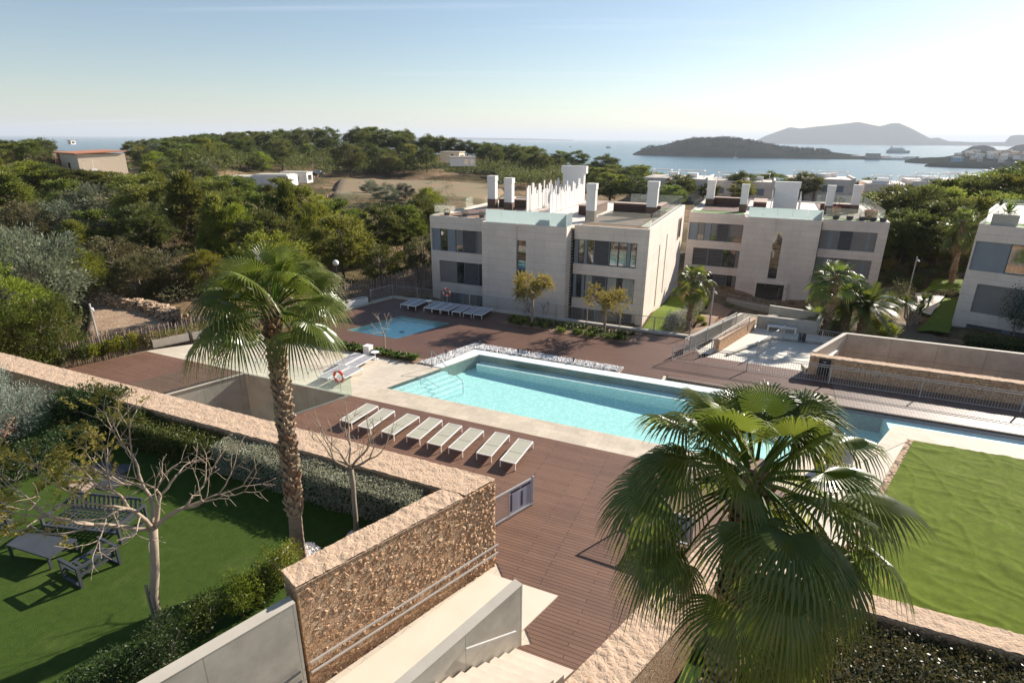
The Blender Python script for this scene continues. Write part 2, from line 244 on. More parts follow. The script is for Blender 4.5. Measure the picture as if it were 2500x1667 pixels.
# ---------------------------------------------------------------- mesh builder
class MB:
    def __init__(s): s.v=[]; s.f=[]; s.m=[]; s.mi=0
    def add(s,vs,fs,mi=None):
        o=len(s.v); s.v+= [tuple(p) for p in vs]; s.f+=[tuple(i+o for i in f) for f in fs]; s.m+=[s.mi if mi is None else mi]*len(fs)
    def box(s,x0,x1,y0,y1,z0,z1,mi=None):
        s.add([(x0,y0,z0),(x1,y0,z0),(x1,y1,z0),(x0,y1,z0),(x0,y0,z1),(x1,y0,z1),(x1,y1,z1),(x0,y1,z1)],[(0,3,2,1),(4,5,6,7),(0,1,5,4),(1,2,6,5),(2,3,7,6),(3,0,4,7)],mi)
    def obox(s,p,q,w,z0,z1,mi=None,z0b=None,z1b=None):   # wall-like box from p to q (xy), width w centred
        dx,dy=q[0]-p[0],q[1]-p[1]; l=math.hypot(dx,dy); nx,ny=-dy/l*w/2,dx/l*w/2
        zb0=z0 if z0b is None else z0b; zb1=z1 if z1b is None else z1b
        s.add([(p[0]-nx,p[1]-ny,z0),(q[0]-nx,q[1]-ny,zb0),(q[0]+nx,q[1]+ny,zb0),(p[0]+nx,p[1]+ny,z0),(p[0]-nx,p[1]-ny,z1),(q[0]-nx,q[1]-ny,zb1),(q[0]+nx,q[1]+ny,zb1),(p[0]+nx,p[1]+ny,z1)],[(0,3,2,1),(4,5,6,7),(0,1,5,4),(1,2,6,5),(2,3,7,6),(3,0,4,7)],mi)
    def prism(s,poly,z0,z1,holes=(),mi=None,bottom=True,walls=True):
        loops=[list(poly)]+[list(h) for h in holes]
        flat=[p for l in loops for p in l]
        tris=tessellate_polygon([[Vector((p[0],p[1],0)) for p in l] for l in loops])
        def up(t,z,rev):
            a,b,c=[flat[i] for i in t]; cr=(b[0]-a[0])*(c[1]-a[1])-(b[1]-a[1])*(c[0]-a[0])
            t=tuple(t) if (cr>0)!=rev else tuple(reversed(t)); return t
        s.add([(p[0],p[1],z1) for p in flat],[up(t,z1,False) for t in tris],mi)
        if bottom: s.add([(p[0],p[1],z0) for p in flat],[up(t,z0,True) for t in tris],mi)
        if walls:
            for li,l in enumerate(loops):
                n=len(l); area=sum(l[i][0]*l[(i+1)%n][1]-l[(i+1)%n][0]*l[i][1] for i in range(n)); ccw=area>0
                if li: ccw=not ccw
                for i in range(n):
                    a,b=l[i],l[(i+1)%n]
                    if not ccw: a,b=b,a
                    s.add([(a[0],a[1],z0),(b[0],b[1],z0),(b[0],b[1],z1),(a[0],a[1],z1)],[(0,1,2,3)],mi)
    def tube(s,p0,p1,r0,r1=None,n=6,mi=None,cap=True):
        r1=r0 if r1 is None else r1; a=Vector(p0); b=Vector(p1); d=(b-a)
        if d.length<1e-6: return
        d.normalize(); x=d.orthogonal().normalized(); y=d.cross(x)
        vs=[];
        for c,r in ((a,r0),(b,r1)):
            for k in range(n): t=2*PI*k/n; vs.append(c+x*(r*math.cos(t))+y*(r*math.sin(t)))
        fs=[(k,(k+1)%n,n+(k+1)%n,n+k) for k in range(n)]
        if cap: fs+=[tuple(range(n-1,-1,-1)),tuple(range(n,2*n))]
        s.add(vs,fs,mi)
    def path(s,pts,rs,n=6,mi=None):
        P=[Vector(p) for p in pts]; k=len(P)
        if not hasattr(rs,'__len__'): rs=[rs]*k
        vs=[]; x=None
        for i in range(k):
            d=(P[min(i+1,k-1)]-P[max(i-1,0)]).normalized()
            x=(d.orthogonal() if x is None else (x-d*x.dot(d))).normalized(); y=d.cross(x)
            for j in range(n): t=2*PI*j/n; vs.append(P[i]+x*(rs[i]*math.cos(t))+y*(rs[i]*math.sin(t)))
        fs=[(i*n+j,i*n+(j+1)%n,(i+1)*n+(j+1)%n,(i+1)*n+j) for i in range(k-1) for j in range(n)]
        fs+=[tuple(range(n-1,-1,-1)),tuple(range((k-1)*n,k*n))]; s.add(vs,fs,mi)
    def ring(s,c,R0,r,axis='y',n=24,k=8,mi=None,alt=None):
        vs=[]
        for i in range(n):
            a=2*PI*i/n
            for j in range(k):
                b=2*PI*j/k; q=R0+r*math.cos(b); h=r*math.sin(b)
                vs.append((c[0]+q*math.cos(a),c[1]+h,c[2]+q*math.sin(a)) if axis=='y' else (c[0]+q*math.cos(a),c[1]+q*math.sin(a),c[2]+h))
        for i in range(n):
            o=len(s.v)
        o=len(s.v); s.v+=vs
        for i in range(n):
            for j in range(k):
                s.f.append((o+i*k+j,o+((i+1)%n)*k+j,o+((i+1)%n)*k+(j+1)%k,o+i*k+(j+1)%k)); s.m.append((mi or 0) if alt is None or (i%(n//4))>1 else alt)
    def lathe(s,prof,c=(0,0),n=12,mi=None):
        vs=[(c[0]+r*math.cos(2*PI*k/n),c[1]+r*math.sin(2*PI*k/n),z) for r,z in prof for k in range(n)]
        fs=[(i*n+j,i*n+(j+1)%n,(i+1)*n+(j+1)%n,(i+1)*n+j) for i in range(len(prof)-1) for j in range(n)]
        fs+=[tuple(range(n-1,-1,-1)),tuple(range((len(prof)-1)*n,len(prof)*n))]; s.add(vs,fs,mi)
    def np(s,V,Fc,mi=0):
        o=len(s.v); s.v+=V.tolist(); s.f+=(Fc+o).tolist(); s.m+=[mi]*len(Fc)
    def build(s,name,mats,parent=None,smooth=False,loc=None,rot=None):
        me=bpy.data.meshes.new(name); me.from_pydata(s.v,[],s.f)
        mats=[mats] if isinstance(mats,str) else mats
        for q in mats: me.materials.append(MATS[q])
        if len(mats)>1: me.polygons.foreach_set('material_index',s.m)
        if smooth: me.polygons.foreach_set('use_smooth',[True]*len(me.polygons))
        me.update(); o=bpy.data.objects.new(name,me); COL.objects.link(o)
        if parent: o.parent=parent
        if loc is not None: o.location=loc
        if rot is not None: o.rotation_euler=(0,0,rot)
        return o
def tag(o,label,cat,group=None):
    o['label']=label; o['category']=cat
    if group: o['group']=group
    return o
def thing(name,label,cat,u,v,z=0,rot=0,group=None,world=False):
    o=bpy.data.objects.new(name,None); COL.objects.link(o); o.empty_display_size=.2
    X,Y=(u,v) if world else W(u,v); o.location=(X,Y,z); o.rotation_euler=(0,0,(0 if world else ROT)+rot); return tag(o,label,cat,group)
def place(o,u,v,z=0,rot=0,world=False):
    X,Y=(u,v) if world else W(u,v); o.location=(X,Y,z); o.rotation_euler=(0,0,(0 if world else ROT)+rot); return o
def struct(mb,name,mats,kind='structure',z=0,smooth=False):     # mesh given in u,v
    o=mb.build(name,mats,smooth=smooth); o.rotation_euler=(0,0,ROT); o.location=(0,0,z); o['kind']=kind; return o
def solo(mb,name,mats,label,cat,u=0,v=0,z=0,rot=0,group=None,smooth=False,kind=None):
    o=mb.build(name,mats,smooth=smooth); place(o,u,v,z,rot); 
    if kind: o['kind']=kind
    return tag(o,label,cat,group)
def dup(o,label=None,group=None,parent=None):
    c=o.copy(); COL.objects.link(c)
    if parent: c.parent=parent
    for ch in list(o.children): dup(ch,parent=c)
    if label: c['label']=label
    if group: c['group']=group
    return c
# ---------------------------------------------------------------- foliage helpers (numpy)
def cards(P,D,S,asp=.45,fold=True):
    """leaf quads: P centres (n,3), D direction (n,3), S length (n,)"""
    n=len(P); D=D/np.linalg.norm(D,axis=1,keepdims=True); r=rng.normal(size=(n,3)); X=np.cross(D,r); X/=np.linalg.norm(X,axis=1,keepdims=True)+1e-9
    S=S[:,None]; a=P-D*S*.5; b=P+X*S*asp*.5; c=P+D*S*.5; d=P-X*S*asp*.5
    V=np.stack([a,b,c,d],1).reshape(-1,3); Fc=np.arange(n*4).reshape(n,4); return V,Fc
def shell(n,inner=.75,flat=1.):
    d=rng.normal(size=(n,3)); d/=np.linalg.norm(d,axis=1,keepdims=True); r=inner+(1-inner)*rng.random((n,1)); return d,d*r
def leafblob(mb,c,rad,n,size,mi=0,up=.3,inner=.7,asp=.45,low=-1.):
    d,p=shell(n,inner); keep=p[:,2]>low; d=d[keep]; p=p[keep]; P=p*np.array(rad)+np.array(c)
    D=d+rng.normal(size=d.shape)*.7; D[:,2]+=up; V,Fc=cards(P,D,size*(.6+.8*rng.random(len(P))),asp); mb.np(V,Fc,mi)
# ================================================================ TREES
def limb(mb,p0,p1,r0,r1,n=5,seg=4,wob=.12,mi=0):
    a=Vector(p0); b=Vector(p1); L=(b-a).length; pts=[a]; 
    for i in range(1,seg):
        t=i/seg; pts.append(a.lerp(b,t)+Vector([random.uniform(-wob,wob)*L*.5 for _ in range(3)]))
    pts.append(b); mb.path(pts,[r0+(r1-r0)*i/seg for i in range(seg+1)],n,mi)
def make_tree(name,H,Rx,base,nclump,nleaf,ls,leaf,bark,shape='round',label='',cat='tree',lean=(0,0),core=True):
    """one tree object at the origin, crown centred above base height"""
    root=bpy.data.objects.new(name,None); COL.objects.link(root); root.empty_display_size=.3; tag(root,label,cat)
    tr=MB(); top=Vector((lean[0],lean[1],H*.8)); limb(tr,(0,0,-.6),top,Rx*.055+.05,.04,7,6,.05)
    cr=MB(); cz=base+(H-base)*.5; rz=(H-base)*.5; pos=[]
    tries=0
    while len(pos)<nclump and tries<nclump*20:
        tries+=1; d=Vector([random.gauss(0,1) for _ in range(3)]).normalized(); q=random.uniform(.35,1)**.5
        if shape=='cone': k=max(.12,1-(d.z*q+1)/2*.95); p=Vector((d.x*k*Rx*q*1.25,d.y*k*Rx*q*1.25,cz+d.z*rz*q))
        elif shape=='umb': p=Vector((d.x*Rx*q,d.y*Rx*q,cz+rz*.35+abs(d.z)*rz*.6*q-rz*.25*(1-q)))
        else: p=Vector((d.x*Rx*q,d.y*Rx*q,cz+d.z*rz*q))
        if noise.noise(p*.55+Vector((H*7,Rx*3,0)))<-.22: continue
        pos.append(p)
    for i,p in enumerate(pos):
        s=Rx*random.uniform(.2,.34)+.12
        out=Vector((p.x,p.y,(p.z-cz)*.6)); out=out.normalized() if out.length>0 else Vector((0,0,1))
        n=nleaf; d,pp=shell(n,.15); P=pp*np.array([s,s,s*.62])+np.array([p.x,p.y,p.z]); D=d*.8+np.array(out)[None]*.9+rng.normal(size=d.shape)*.45; D[:,2]+=.45
        V,Fc=cards(P,D,ls*(.6+.8*rng.random(n)),.3); cr.np(V,Fc)
        if i%3==0:
            h=max(base*.7,min(H*.78,p.z-s-.25*math.hypot(p.x,p.y))); t=h/(H*.8); limb(tr,(lean[0]*t,lean[1]*t,h),p,.03+.012*Rx,.015,4,3,.12)
    o=tr.build('trunk',bark,root,True); c=cr.build('crown',leaf,root); return root
def frond_geo(mb,R0,span,nseg,Lb,Lt,droop,fold=.35,basemat=0,tipmat=1,gravity=Vector((0,0,-1)),jit=.04):
    """fan blade; R0: matrix whose x axis = outward, z = blade normal, translation = hastula"""
    o=R0.translation; ex=R0.col[0].xyz.normalized(); ez=R0.col[2].xyz.normalized(); ey=ez.cross(ex)
    ts=[.03,.2,.4,.62,.82,1.]; sp_=.4
    for k in range(nseg):
        a=-span/2+span*(k+.5)/nseg; da=span/nseg
        L=Lb*(.86+.14*math.cos(a*.8))*(1+random.uniform(-jit,jit)); Lx=Lt*random.uniform(.75,1.2)
        d=ex*math.cos(a)+ey*math.sin(a); side=(-ex*math.sin(a)+ey*math.cos(a))
        vs=[]; br=random.uniform(.85,1.15); tw=random.uniform(-.3,.3)
        bend=-.12*(abs(a)/(span/2))**2
        for i,t in enumerate(ts):
            dist=L*t if i<3 else L*sp_+(t-sp_)/(1-sp_)*(L*(1-sp_)+Lx)*.66
            w=math.tan(da/2)*dist*.98 if i<3 else math.tan(da/2)*L*sp_*[0,0,0,1.,.55,.05][i]
            c=o+d*dist+ez*(bend*dist*.6)
            if i>=3:
                e=(t-sp_)/(1-sp_); hook=droop*br*(e**1.6)*(L*.55+Lx)
                sh=d*(e**1.5)*(L*.5+Lx)*.62*min(.85,droop*.7); c=c-sh+gravity*hook
            rl=ez*(w*fold); 
            vs+= [c-side*w-rl, c+rl*(1 if i<5 else 0), c+side*w-rl]
        n=len(ts); fs=[]
        o0=len(mb.v); mb.v+=[tuple(p) for p in vs]
        for i in range(n-1):
            for j in (0,1):
                mb.f.append((o0+i*3+j,o0+i*3+j+1,o0+(i+1)*3+j+1,o0+(i+1)*3+j)); mb.m.append(tipmat if i>=4 and random.random()<.75 else basemat)
def frond_frame(az,el,Lp,sag,roll=0.,origin=(0,0,0)):
    """petiole from origin, arching; returns points and blade matrix"""
    d=Vector((math.cos(az)*math.cos(el),math.sin(az)*math.cos(el),math.sin(el))); o=Vector(origin); pts=[]
    for i in range(5):
        t=i/4; pts.append(o+d*Lp*t+Vector((0,0,-sag*Lp*t*t)))
    x=(pts[4]-pts[3]).normalized(); h=Vector((-math.sin(az),math.cos(az),0)); z=x.cross(h).normalized()
    if z.z<0 and el>-1.2: z=-z
    y=z.cross(x); M=Matrix(((x.x,y.x,z.x,0),(x.y,y.y,z.y,0),(x.z,y.z,z.z,0),(0,0,0,1)))@Matrix.Rotation(roll,4,'X'); M.translation=pts[4]; return pts,M
def palm_trunk(mb,H,r0,r1,boots,lean=(0,0),bare=.25,seed=1,curve=.0):
    rd=random.Random(seed); N=int(H*9); 
    def cen(z): t=z/H; return Vector((lean[0]*t+curve*math.sin(PI*t),lean[1]*t,z))
    prof=[];pts=[]
    for i in range(N+1):
        z=H*i/N; t=i/N; r=r0+(r1-r0)*min(1,t*1.2); r*=1+(.45*math.exp(-z/.35)); r*=1+(.025 if i%2 else -.02)
        prof.append(r); pts.append(cen(z)-Vector((0,0,.0)))
    mb.path([pts[0]-Vector((0,0,.5))]+pts,[prof[0]]+prof,14,0)
    if boots:
        z=H*bare; k=0
        while z<H-.05:
            a=k*2.399+rd.uniform(-.2,.2); c=cen(z); r=r1+(r0-r1)*max(0,1-z/H*1.2); d=Vector((math.cos(a),math.sin(a),0)); s=Vector((-math.sin(a),math.cos(a),0))
            w=rd.uniform(.065,.1); l=rd.uniform(.1,.2); out=rd.uniform(.05,.12); b=c+d*(r-.02)
            vs=[b-s*w,b+s*w,b+d*.05+s*w*.9+Vector((0,0,-.02)),b+d*.05-s*w*.9+Vector((0,0,-.02)),
                b+d*out-s*w*.45+Vector((0,0,l)),b+d*out+s*w*.45+Vector((0,0,l)),b+d*(out+.03)+s*w*.4+Vector((0,0,l-.03)),b+d*(out+.03)-s*w*.4+Vector((0,0,l-.03))]
            mb.add(vs,[(0,3,2,1),(4,5,6,7),(0,1,5,4),(3,7,6,2),(0,4,7,3),(1,2,6,5)],1 if rd.random()<.65 else 2)
            k+=1; z+=rd.uniform(.010,.017)*(.25/ r1)
def fan_palm(name,label,H,r0,r1,nf,Lp,Lb,Lt,droop,seed,hero=True,lean=(0,0),bare=.25,elmin=-.9,dead=0,leaf='palm_frond',nseg=34,curve=0.,group=None):
    random.seed(seed); root=bpy.data.objects.new(name,None); COL.objects.link(root); tag(root,label,'palm tree',group)
    t=MB(); palm_trunk(t,H,r0,r1,True,lean,bare,seed,curve); t.build('trunk',['palm_smooth','palm_boot','palm_boot2'],root,False)
    top=Vector((lean[0],lean[1],H-.05)); big=MB()
    for k in range(nf+dead):
        isd=k>=nf; q=min(1.,(k+.5)/nf)
        el=1.35-(1.35-elmin)*q**.95 if not isd else random.uniform(-.95,-.7)
        el+=random.uniform(-.16,.16); az=k*2.399963+random.uniform(-.4,.4); L=Lp*(.75+.35*min(1,q*2))*random.uniform(.82,1.2); 
        if isd: L*=.8
        pts,M=frond_frame(az,el,L,.12+.35*q+(.2 if isd else 0),random.uniform(-.6,.6),top+Vector((math.cos(az)*r1*.6,math.sin(az)*r1*.6,-.35*q)))
        mb=MB() if hero else big
        mb.path([tuple(p) for p in pts],[.032,.024,.02,.016,.012],5,2 if not isd else 3)
        dr=droop*(.55+.6*q)*random.uniform(.7,1.3)
        frond_geo(mb,M,R(random.uniform(205,250)) if not isd else R(110),nseg,Lb*(.75+.25*min(1,q*3))*random.uniform(.92,1.08)*(1 if not isd else .8),Lt*random.uniform(.8,1.2),dr,.32,0 if not isd else 3,1 if not isd else 3)
        if hero: mb.build('frond' if not isd else 'dead_frond',[leaf,'frond_tip','tuft_green','palm_dead'],root)
    if not hero: big.build('crown',[leaf,'frond_tip','tuft_green','palm_dead'],root)
    return root
def feather_palm(name,label,H,r,nf,L,seed):
    random.seed(seed); root=bpy.data.objects.new(name,None); COL.objects.link(root); tag(root,label,'palm tree')
    t=MB(); palm_trunk(t,H,r*1.1,r,True,(0,0),.05,seed); t.build('trunk',['palm_smooth','palm_boot','palm_boot2'],root)
    mb=MB()
    for k in range(nf):
        q=(k+.5)/nf; el=1.3-1.6*q; az=k*2.39996; d=Vector((math.cos(az)*math.cos(el),math.sin(az)*math.cos(el),math.sin(el))); P=[]
        for i in range(13): s=i/12; P.append(Vector((0,0,H))+d*L*s+Vector((0,0,-L*.5*s*s*(.5+q))))
        mb.path([tuple(p) for p in P],[.03-.002*i for i in range(13)],4,0)
        side=Vector((-math.sin(az),math.cos(az),0))
        for i in range(44):
            s=.12+.88*i/44; f=s*12; a=int(min(11,f)); p=P[a].lerp(P[a+1],f-a); fd=(P[a+1]-P[a]).normalized(); ll=.5*math.sin(PI*min(1,s*.9+.1))**.5+.08
            for sg in (-1,1):
                e=(side*sg+fd*.7+Vector((0,0,.15))).normalized()*ll; w=fd*.022; mb.add([p-w,p+w,p+e+Vector((0,0,-.12*ll))],[(0,1,2)],0)
    mb.build('crown','palm_far',root); return root
def bare_tree(name,label,skel_dirs,H,r,seed,depth=4,spread=.55,L0=1.2,bark='bark_pale',upb=.35,fol=None,twigr=.004,shrink=.72,kids=(2,3),group=None,lean=(0,0)):
    random.seed(seed); root=bpy.data.objects.new(name,None); COL.objects.link(root); tag(root,label,'tree',group)
    tr=MB(); limb(tr,(0,0,-.3),(lean[0],lean[1],H),r*1.15,r,9,5,.02); tr.build('trunk',bark,root,True)
    br=MB(); tips=[]
    def grow(p,d,L,rad,dep):
        k=5; pts=[p]; dd=d.copy(); 
        for i in range(k):
            dd=(dd+Vector([random.gauss(0,.13) for _ in range(3)])+Vector((0,0,upb*.12*(1 if dep>0 else .3)))).normalized(); pts.append(pts[-1]+dd*L/k)
        r1=max(twigr,rad*.68); br.path([tuple(q) for q in pts],[rad+(r1-rad)*i/k for i in range(k+1)],7 if dep>2 else (5 if dep>1 else 4),0)
        if dep==0: tips.append((pts[-1],dd)); return
        n=random.randint(*kids)
        for j in range(n):
            ax=dd.orthogonal().normalized(); ax.rotate(Matrix.Rotation(2*PI*(j+random.random()*.6)/n,3,dd)); nd=(dd+ax*spread*random.uniform(.7,1.35)).normalized()
            grow(pts[-1],nd,L*shrink*random.uniform(.8,1.2),r1*random.uniform(.75,.95),dep-1)
        if dep>=1 and random.random()<.7:
            q=pts[3]; ax=dd.orthogonal().normalized(); ax.rotate(Matrix.Rotation(random.random()*6.28,3,dd)); grow(q,(dd*.5+ax).normalized(),L*.55,r1*.5,max(0,dep-2))
    for (a,e,l) in skel_dirs:
        grow(Vector((lean[0],lean[1],H-.05)),Vector((math.cos(a)*math.cos(e),math.sin(a)*math.cos(e),math.sin(e))),L0*l,r*.62,depth)
    br.build('branches',bark,root,True)
    if fol:
        fm=MB(); tt=[t for t in tips if fol[0](t[0])]
        for (p,d) in tt:
            for q in range(fol[1]):
                dd=(d+Vector([random.gauss(0,.6) for _ in range(3)])+Vector((0,0,-.15))).normalized(); Lf=random.uniform(.25,.5)*fol[2]
                n=fol[3]; s=np.linspace(.1,1,n)[:,None]; P=np.array(p)[None]+np.array(dd)[None]*Lf*s+np.array([0,0,-.05])*s*s*Lf*3; P=P+rng.normal(size=(n,3))*.05*Lf; sd=rng.normal(size=(n,3))*np.array([1,1,.3])+np.array(dd)*.5
                V,Fc=cards(P,sd,np.full(n,.09*fol[2])*(1.2-s[:,0]*.6),.3); fm.np(V,Fc)
        fm.build('foliage','feather',root)
    return root
def shrub(name,label,rad,h,n,ls,leaf,seed=1,stems=4,lumps=7,group=None,cat='shrub',asp=.5,spike=.3):
    random.seed(seed); root=bpy.data.objects.new(name,None); COL.objects.link(root); tag(root,label,cat,group)
    st=MB()
    for i in range(stems): a=random.random()*6.28; st.path([(0,0,-.15),(math.cos(a)*rad*.2,math.sin(a)*rad*.2,h*.3),(math.cos(a)*rad*.5,math.sin(a)*rad*.5,h*.7)],[.03,.022,.01],4)
    st.build('stems','bark_grey',root)
    mb=MB(); per=n//lumps
    for i in range(lumps):
        a=i*2.4+random.random(); q=rad*.55*math.sqrt(random.random()) if i else 0; s=random.uniform(.45,.7)
        leafblob(mb,(math.cos(a)*q,math.sin(a)*q,h*random.uniform(.38,.6)),(rad*s,rad*s,h*.5*random.uniform(.7,1.)),per,ls,0,spike,.55,asp,-.75)
    mb.build('foliage',leaf,root); return root
def rosette(mb,c,n,L,w,mi=0,el0=.2,el1=1.4,curl=.3):
    for k in range(n):
        az=k*2.39996+random.random()*.3; el=el0+(el1-el0)*random.random(); d=Vector((math.cos(az)*math.cos(el),math.sin(az)*math.cos(el),math.sin(el))); s=Vector((-math.sin(az),math.cos(az),0)); L2=L*random.uniform(.7,1.1); c0=Vector(c)
        p1=c0+d*L2*.5; p2=c0+d*L2+Vector((0,0,-curl*L2))
        mb.add([c0-s*w*.5,c0+s*w*.5,p1+s*w*.6,p2,p1-s*w*.6],[(0,1,2,4),(4,2,3)],mi)
# ================================================================ TERRAIN
CTRL=[(-28,36,-.6),(-30,42,-.6),(-20,52,-1.),(-10,62,-1.5),(-45,40,.4),(-60,60,1.5),(-40,80,-.5),(-80,90,3.5),(-120,120,5),(-60,120,0),(-30,120,-2),(0,110,-3),(-30,160,-2),(-60,170,-1),(-45,140,-1),(10,160,-4),(-100,170,4),(-140,200,5),(-250,250,7),(-180,150,6),(-120,290,7),(-60,290,7.5),(-20,290,5),(20,300,-2),(60,320,-5),(0,255,-2),(35,260,-5),(10,210,-4),(-40,250,0),(100,340,-6),(150,380,-14),(50,220,-6),(0,220,-3),(-40,220,-2),(0,500,-10),(-300,500,0),(100,500,-25),(60,120,-6),(90,130,-7),(120,150,-8),(150,220,-15),(200,350,-30),(150,500,-36),(0,700,-44),(300,700,-52),(-300,800,-45),(600,600,-60),(100,90,-1),(120,95,3),(150,110,5),(200,140,2),(110,60,4),(75,75,-3),(60,60,-2.2),(55,50,-1.2),(45,40,-1.5),(300,200,-24),(250,100,0),(70,10,-1),(-900,900,-60),(0,1100,-60),(900,900,-60),(-700,500,-30),(0,850,-60),(500,300,-50),(-120,20,3),(-60,10,1),(-100,60,4),(-90,30,3),(-45,20,.3),(80,95,-2),(1200,200,-60),(-600,100,-5),(-60,-40,0),(60,-40,0)]
CTRL+=[(*W(u,v),z) for u,v,z in [(-6,46,-1.9),(-6,60,-2.6),(-5,70,-3.6),(-15,42,-2.3),(-25,43,-2.3),(-30,50,-1.8),(2,60,-3.9),(2,66,-4.2),(6,46,-.25),(8,50,-.3),(10,46,-.3),(7,56,-1.4),(12,58,-1.6),(12,48,-.6),(15,66,-1.6),(20,70,-2),(16,52,-1.2),(13,68,-3.2),(-2.6,43,-.35),(-3.2,48,-1.),(-1.5,54,-2.8),(20,60,-1.4),(-20,72,-3),(12,75,-4),(25,45,-1.5),(20,42.5,-.8),(10,42.5,-.5),(-34.5,34,-.5),(-37,28,-.4),(-40,20,-.2),(-42,15,0),(-31,46,-1.2)]]
_c=np.array(CTRL)
def zt_np(X,Y):
    X=np.asarray(X,float); Y=np.asarray(Y,float); sh=X.shape; X=X.ravel(); Y=Y.ravel(); out=np.zeros(len(X))
    for a in range(0,len(X),20000):
        x=X[a:a+20000,None]; y=Y[a:a+20000,None]; d2=(x-_c[:,0])**2+(y-_c[:,1])**2; w=1/(d2+4.)**1.7; out[a:a+20000]=(w*_c[:,2]).sum(1)/w.sum(1)
    u=X*UX+Y*UY; v=X*VX+Y*VY
    ins=np.minimum.reduce([v-2.,39.0-v,21.5-u,(u-(-35.6+(v-22)*.354))-1.2]) # inside the built terrace
    ins=np.minimum(ins,np.where(u>-2.2,35.0-v,99.))
    pl=np.minimum.reduce([v-30.,40.6-v,u-4.2,21.6-u]) # sunk car ramp
    k=np.clip(ins/.8,0,1); out=out*(1-k)+(-4.6)*k
    k=np.clip(pl/.8,0,1); out=out*(1-k)+(-4.)*k
    az=np.degrees(np.arctan2(X,Y)); d=np.hypot(X,Y)
    k=np.clip((az-2)/10,0,1); capR=np.where(d>190,13-.088*d,99.); capL=np.where(d>330,11-(d-330)*.12,99.)
    out=np.minimum(out,np.where(k>=1,capR,np.where(k<=0,capL,np.minimum(capR+(1-k)*18,capL))))
    return np.maximum(out,-43.).reshape(sh)
def zt(x,y): return float(zt_np(np.array([x]),np.array([y]))[0])
def lines(lo,hi,c0,c1,st,g):
    a=list(np.arange(c0,c1+.01,st)); s=st
    while a[-1]<hi: s*=g; a.append(a[-1]+s)
    s=st
    while a[0]>lo: s*=g; a.insert(0,a[0]-s)
    return np.array(a)
gx=lines(-1500,1500,-55,62,.8,1.07); gy=lines(-120,1300,0,110,.8,1.07)
GX,GY=np.meshgrid(gx,gy); GZ=zt_np(GX,GY)
dist=np.hypot(GX,GY); nz=np.array([noise.noise(Vector((x*.08,y*.08,0)))+.5*noise.noise(Vector((x*.25,y*.25,3))) for x,y in zip(GX.ravel(),GY.ravel())]).reshape(GX.shape)
GZ=GZ+nz*np.clip((dist-30)/60,.12,1.)*.9*(GZ>-4)
nx,ny=len(gx),len(gy); idx=np.arange(nx*ny).reshape(ny,nx)
Fc=np.stack([idx[:-1,:-1],idx[:-1,1:],idx[1:,1:],idx[1:,:-1]],-1).reshape(-1,4)
m,N,L,B=newmat('ground_soil'); v=coords(N,L,'Object')
t=noisetex(N,L,v,.05,9,.68); r=ramp(N,L,t.outputs[0],[(.3,(.09,.075,.035)),(.48,(.15,.115,.065)),(.58,(.3,.2,.13)),(.72,(.24,.19,.12))]); t2=noisetex(N,L,v,1.3,6,.7); r2=ramp(N,L,t2.outputs[0],[(.35,(.45,.5,.38)),(.6,(1.15,1.1,1.05))]); L.new(mixc(N,L,1.,r.outputs[0],r2.outputs[0],'MULTIPLY'),B.inputs['Base Color']); B.inputs['Roughness'].default_value=.95; B.inputs['Specular IOR Level'].default_value=.1; bump(N,L,t2.outputs[0],B,.8,.25)
g=MB(); g.np(np.stack([GX.ravel(),GY.ravel(),GZ.ravel()],1),Fc); o=g.build('ground','ground_soil',smooth=True); o['kind']='structure'
s=MB(); s.add([(-60000,-2000,0),(60000,-2000,0),(60000,60000,0),(-60000,60000,0)],[(0,1,2,3)]); o=s.build('sea','sea',loc=(0,0,-40)); o['kind']='structure'
# ================================================================ TERRACE, POOLS, DECKS  (u,v coordinates)
POOL=[(-17.85,23.65),(2.0,23.65),(3.1,26.8),(5.3,26.8),(5.9,27.2),(7.15,30.3),(22,30.3),(22,31.9),(-4.,31.9),(-4.,31.15),(3.,31.15),(3.,30.35),(-15.48,30.35)]
KIDS=[(-26.3,30.8),(-21.95,30.7),(-20.35,35.3),(-24.8,35.35)]
PIT=[(-26.5,21.95),(-19.0,22.0),(-22.0,13.65),(-29.45,13.65)]
OUT=[(-38.3,13.2),(-35.1,22.3),(-31.35,27.2),(-28.4,39.35),(-3.7,39.35),(-2.4,36.),(3.4,35.9),(24,35.6),(24,16.7),(.1,16.7),(-3.75,5.5),(-9.5,5.5),(-6.6,13.2)]
b=MB(); b.prism(OUT,-3.6,-.02,[POOL,KIDS,PIT],bottom=False); struct(b,'terrace','terrace_tile')
# decks (boards lie 3 cm proud of the slab)
b=MB(); b.prism([(-38.2,13.66),(-35.05,22.0),(-26.55,22.0),(-29.5,13.66)],-.018,.01); b.prism([(-18.95,22.0),(3.2,22.0),(-.1,16.7),(-3.72,5.55),(-4.75,10.8),(-4.2,11.2),(-6.4,13.66),(-21.9,13.66)],-.018,.01); struct(b,'deck','deck')
b=MB(); b.prism([(-30.9,28.25),(-28.3,39.3),(-3.8,39.3),(-2.5,36.),(3.3,36.),(3.3,37.2),(3.35,35.6),(4.8,35.6),(4.8,31.92),(-4.15,31.92),(-4.15,31.25),(-6.6,31.25),(-6.5,32.1),(-16.7,32.15),(-18.05,28.25)],-.018,.01,[KIDS]); struct(b,'back_deck','deck_back')
b=MB(); b.prism([(4.82,31.62),(22,31.58),(22,35.6),(4.82,35.6)],-.15,.012); b.prism([(-3.9,31.55),(4.8,31.5),(4.8,31.9),(-3.9,31.9)],-.15,.01); struct(b,'bridge_deck','deck_bridge')
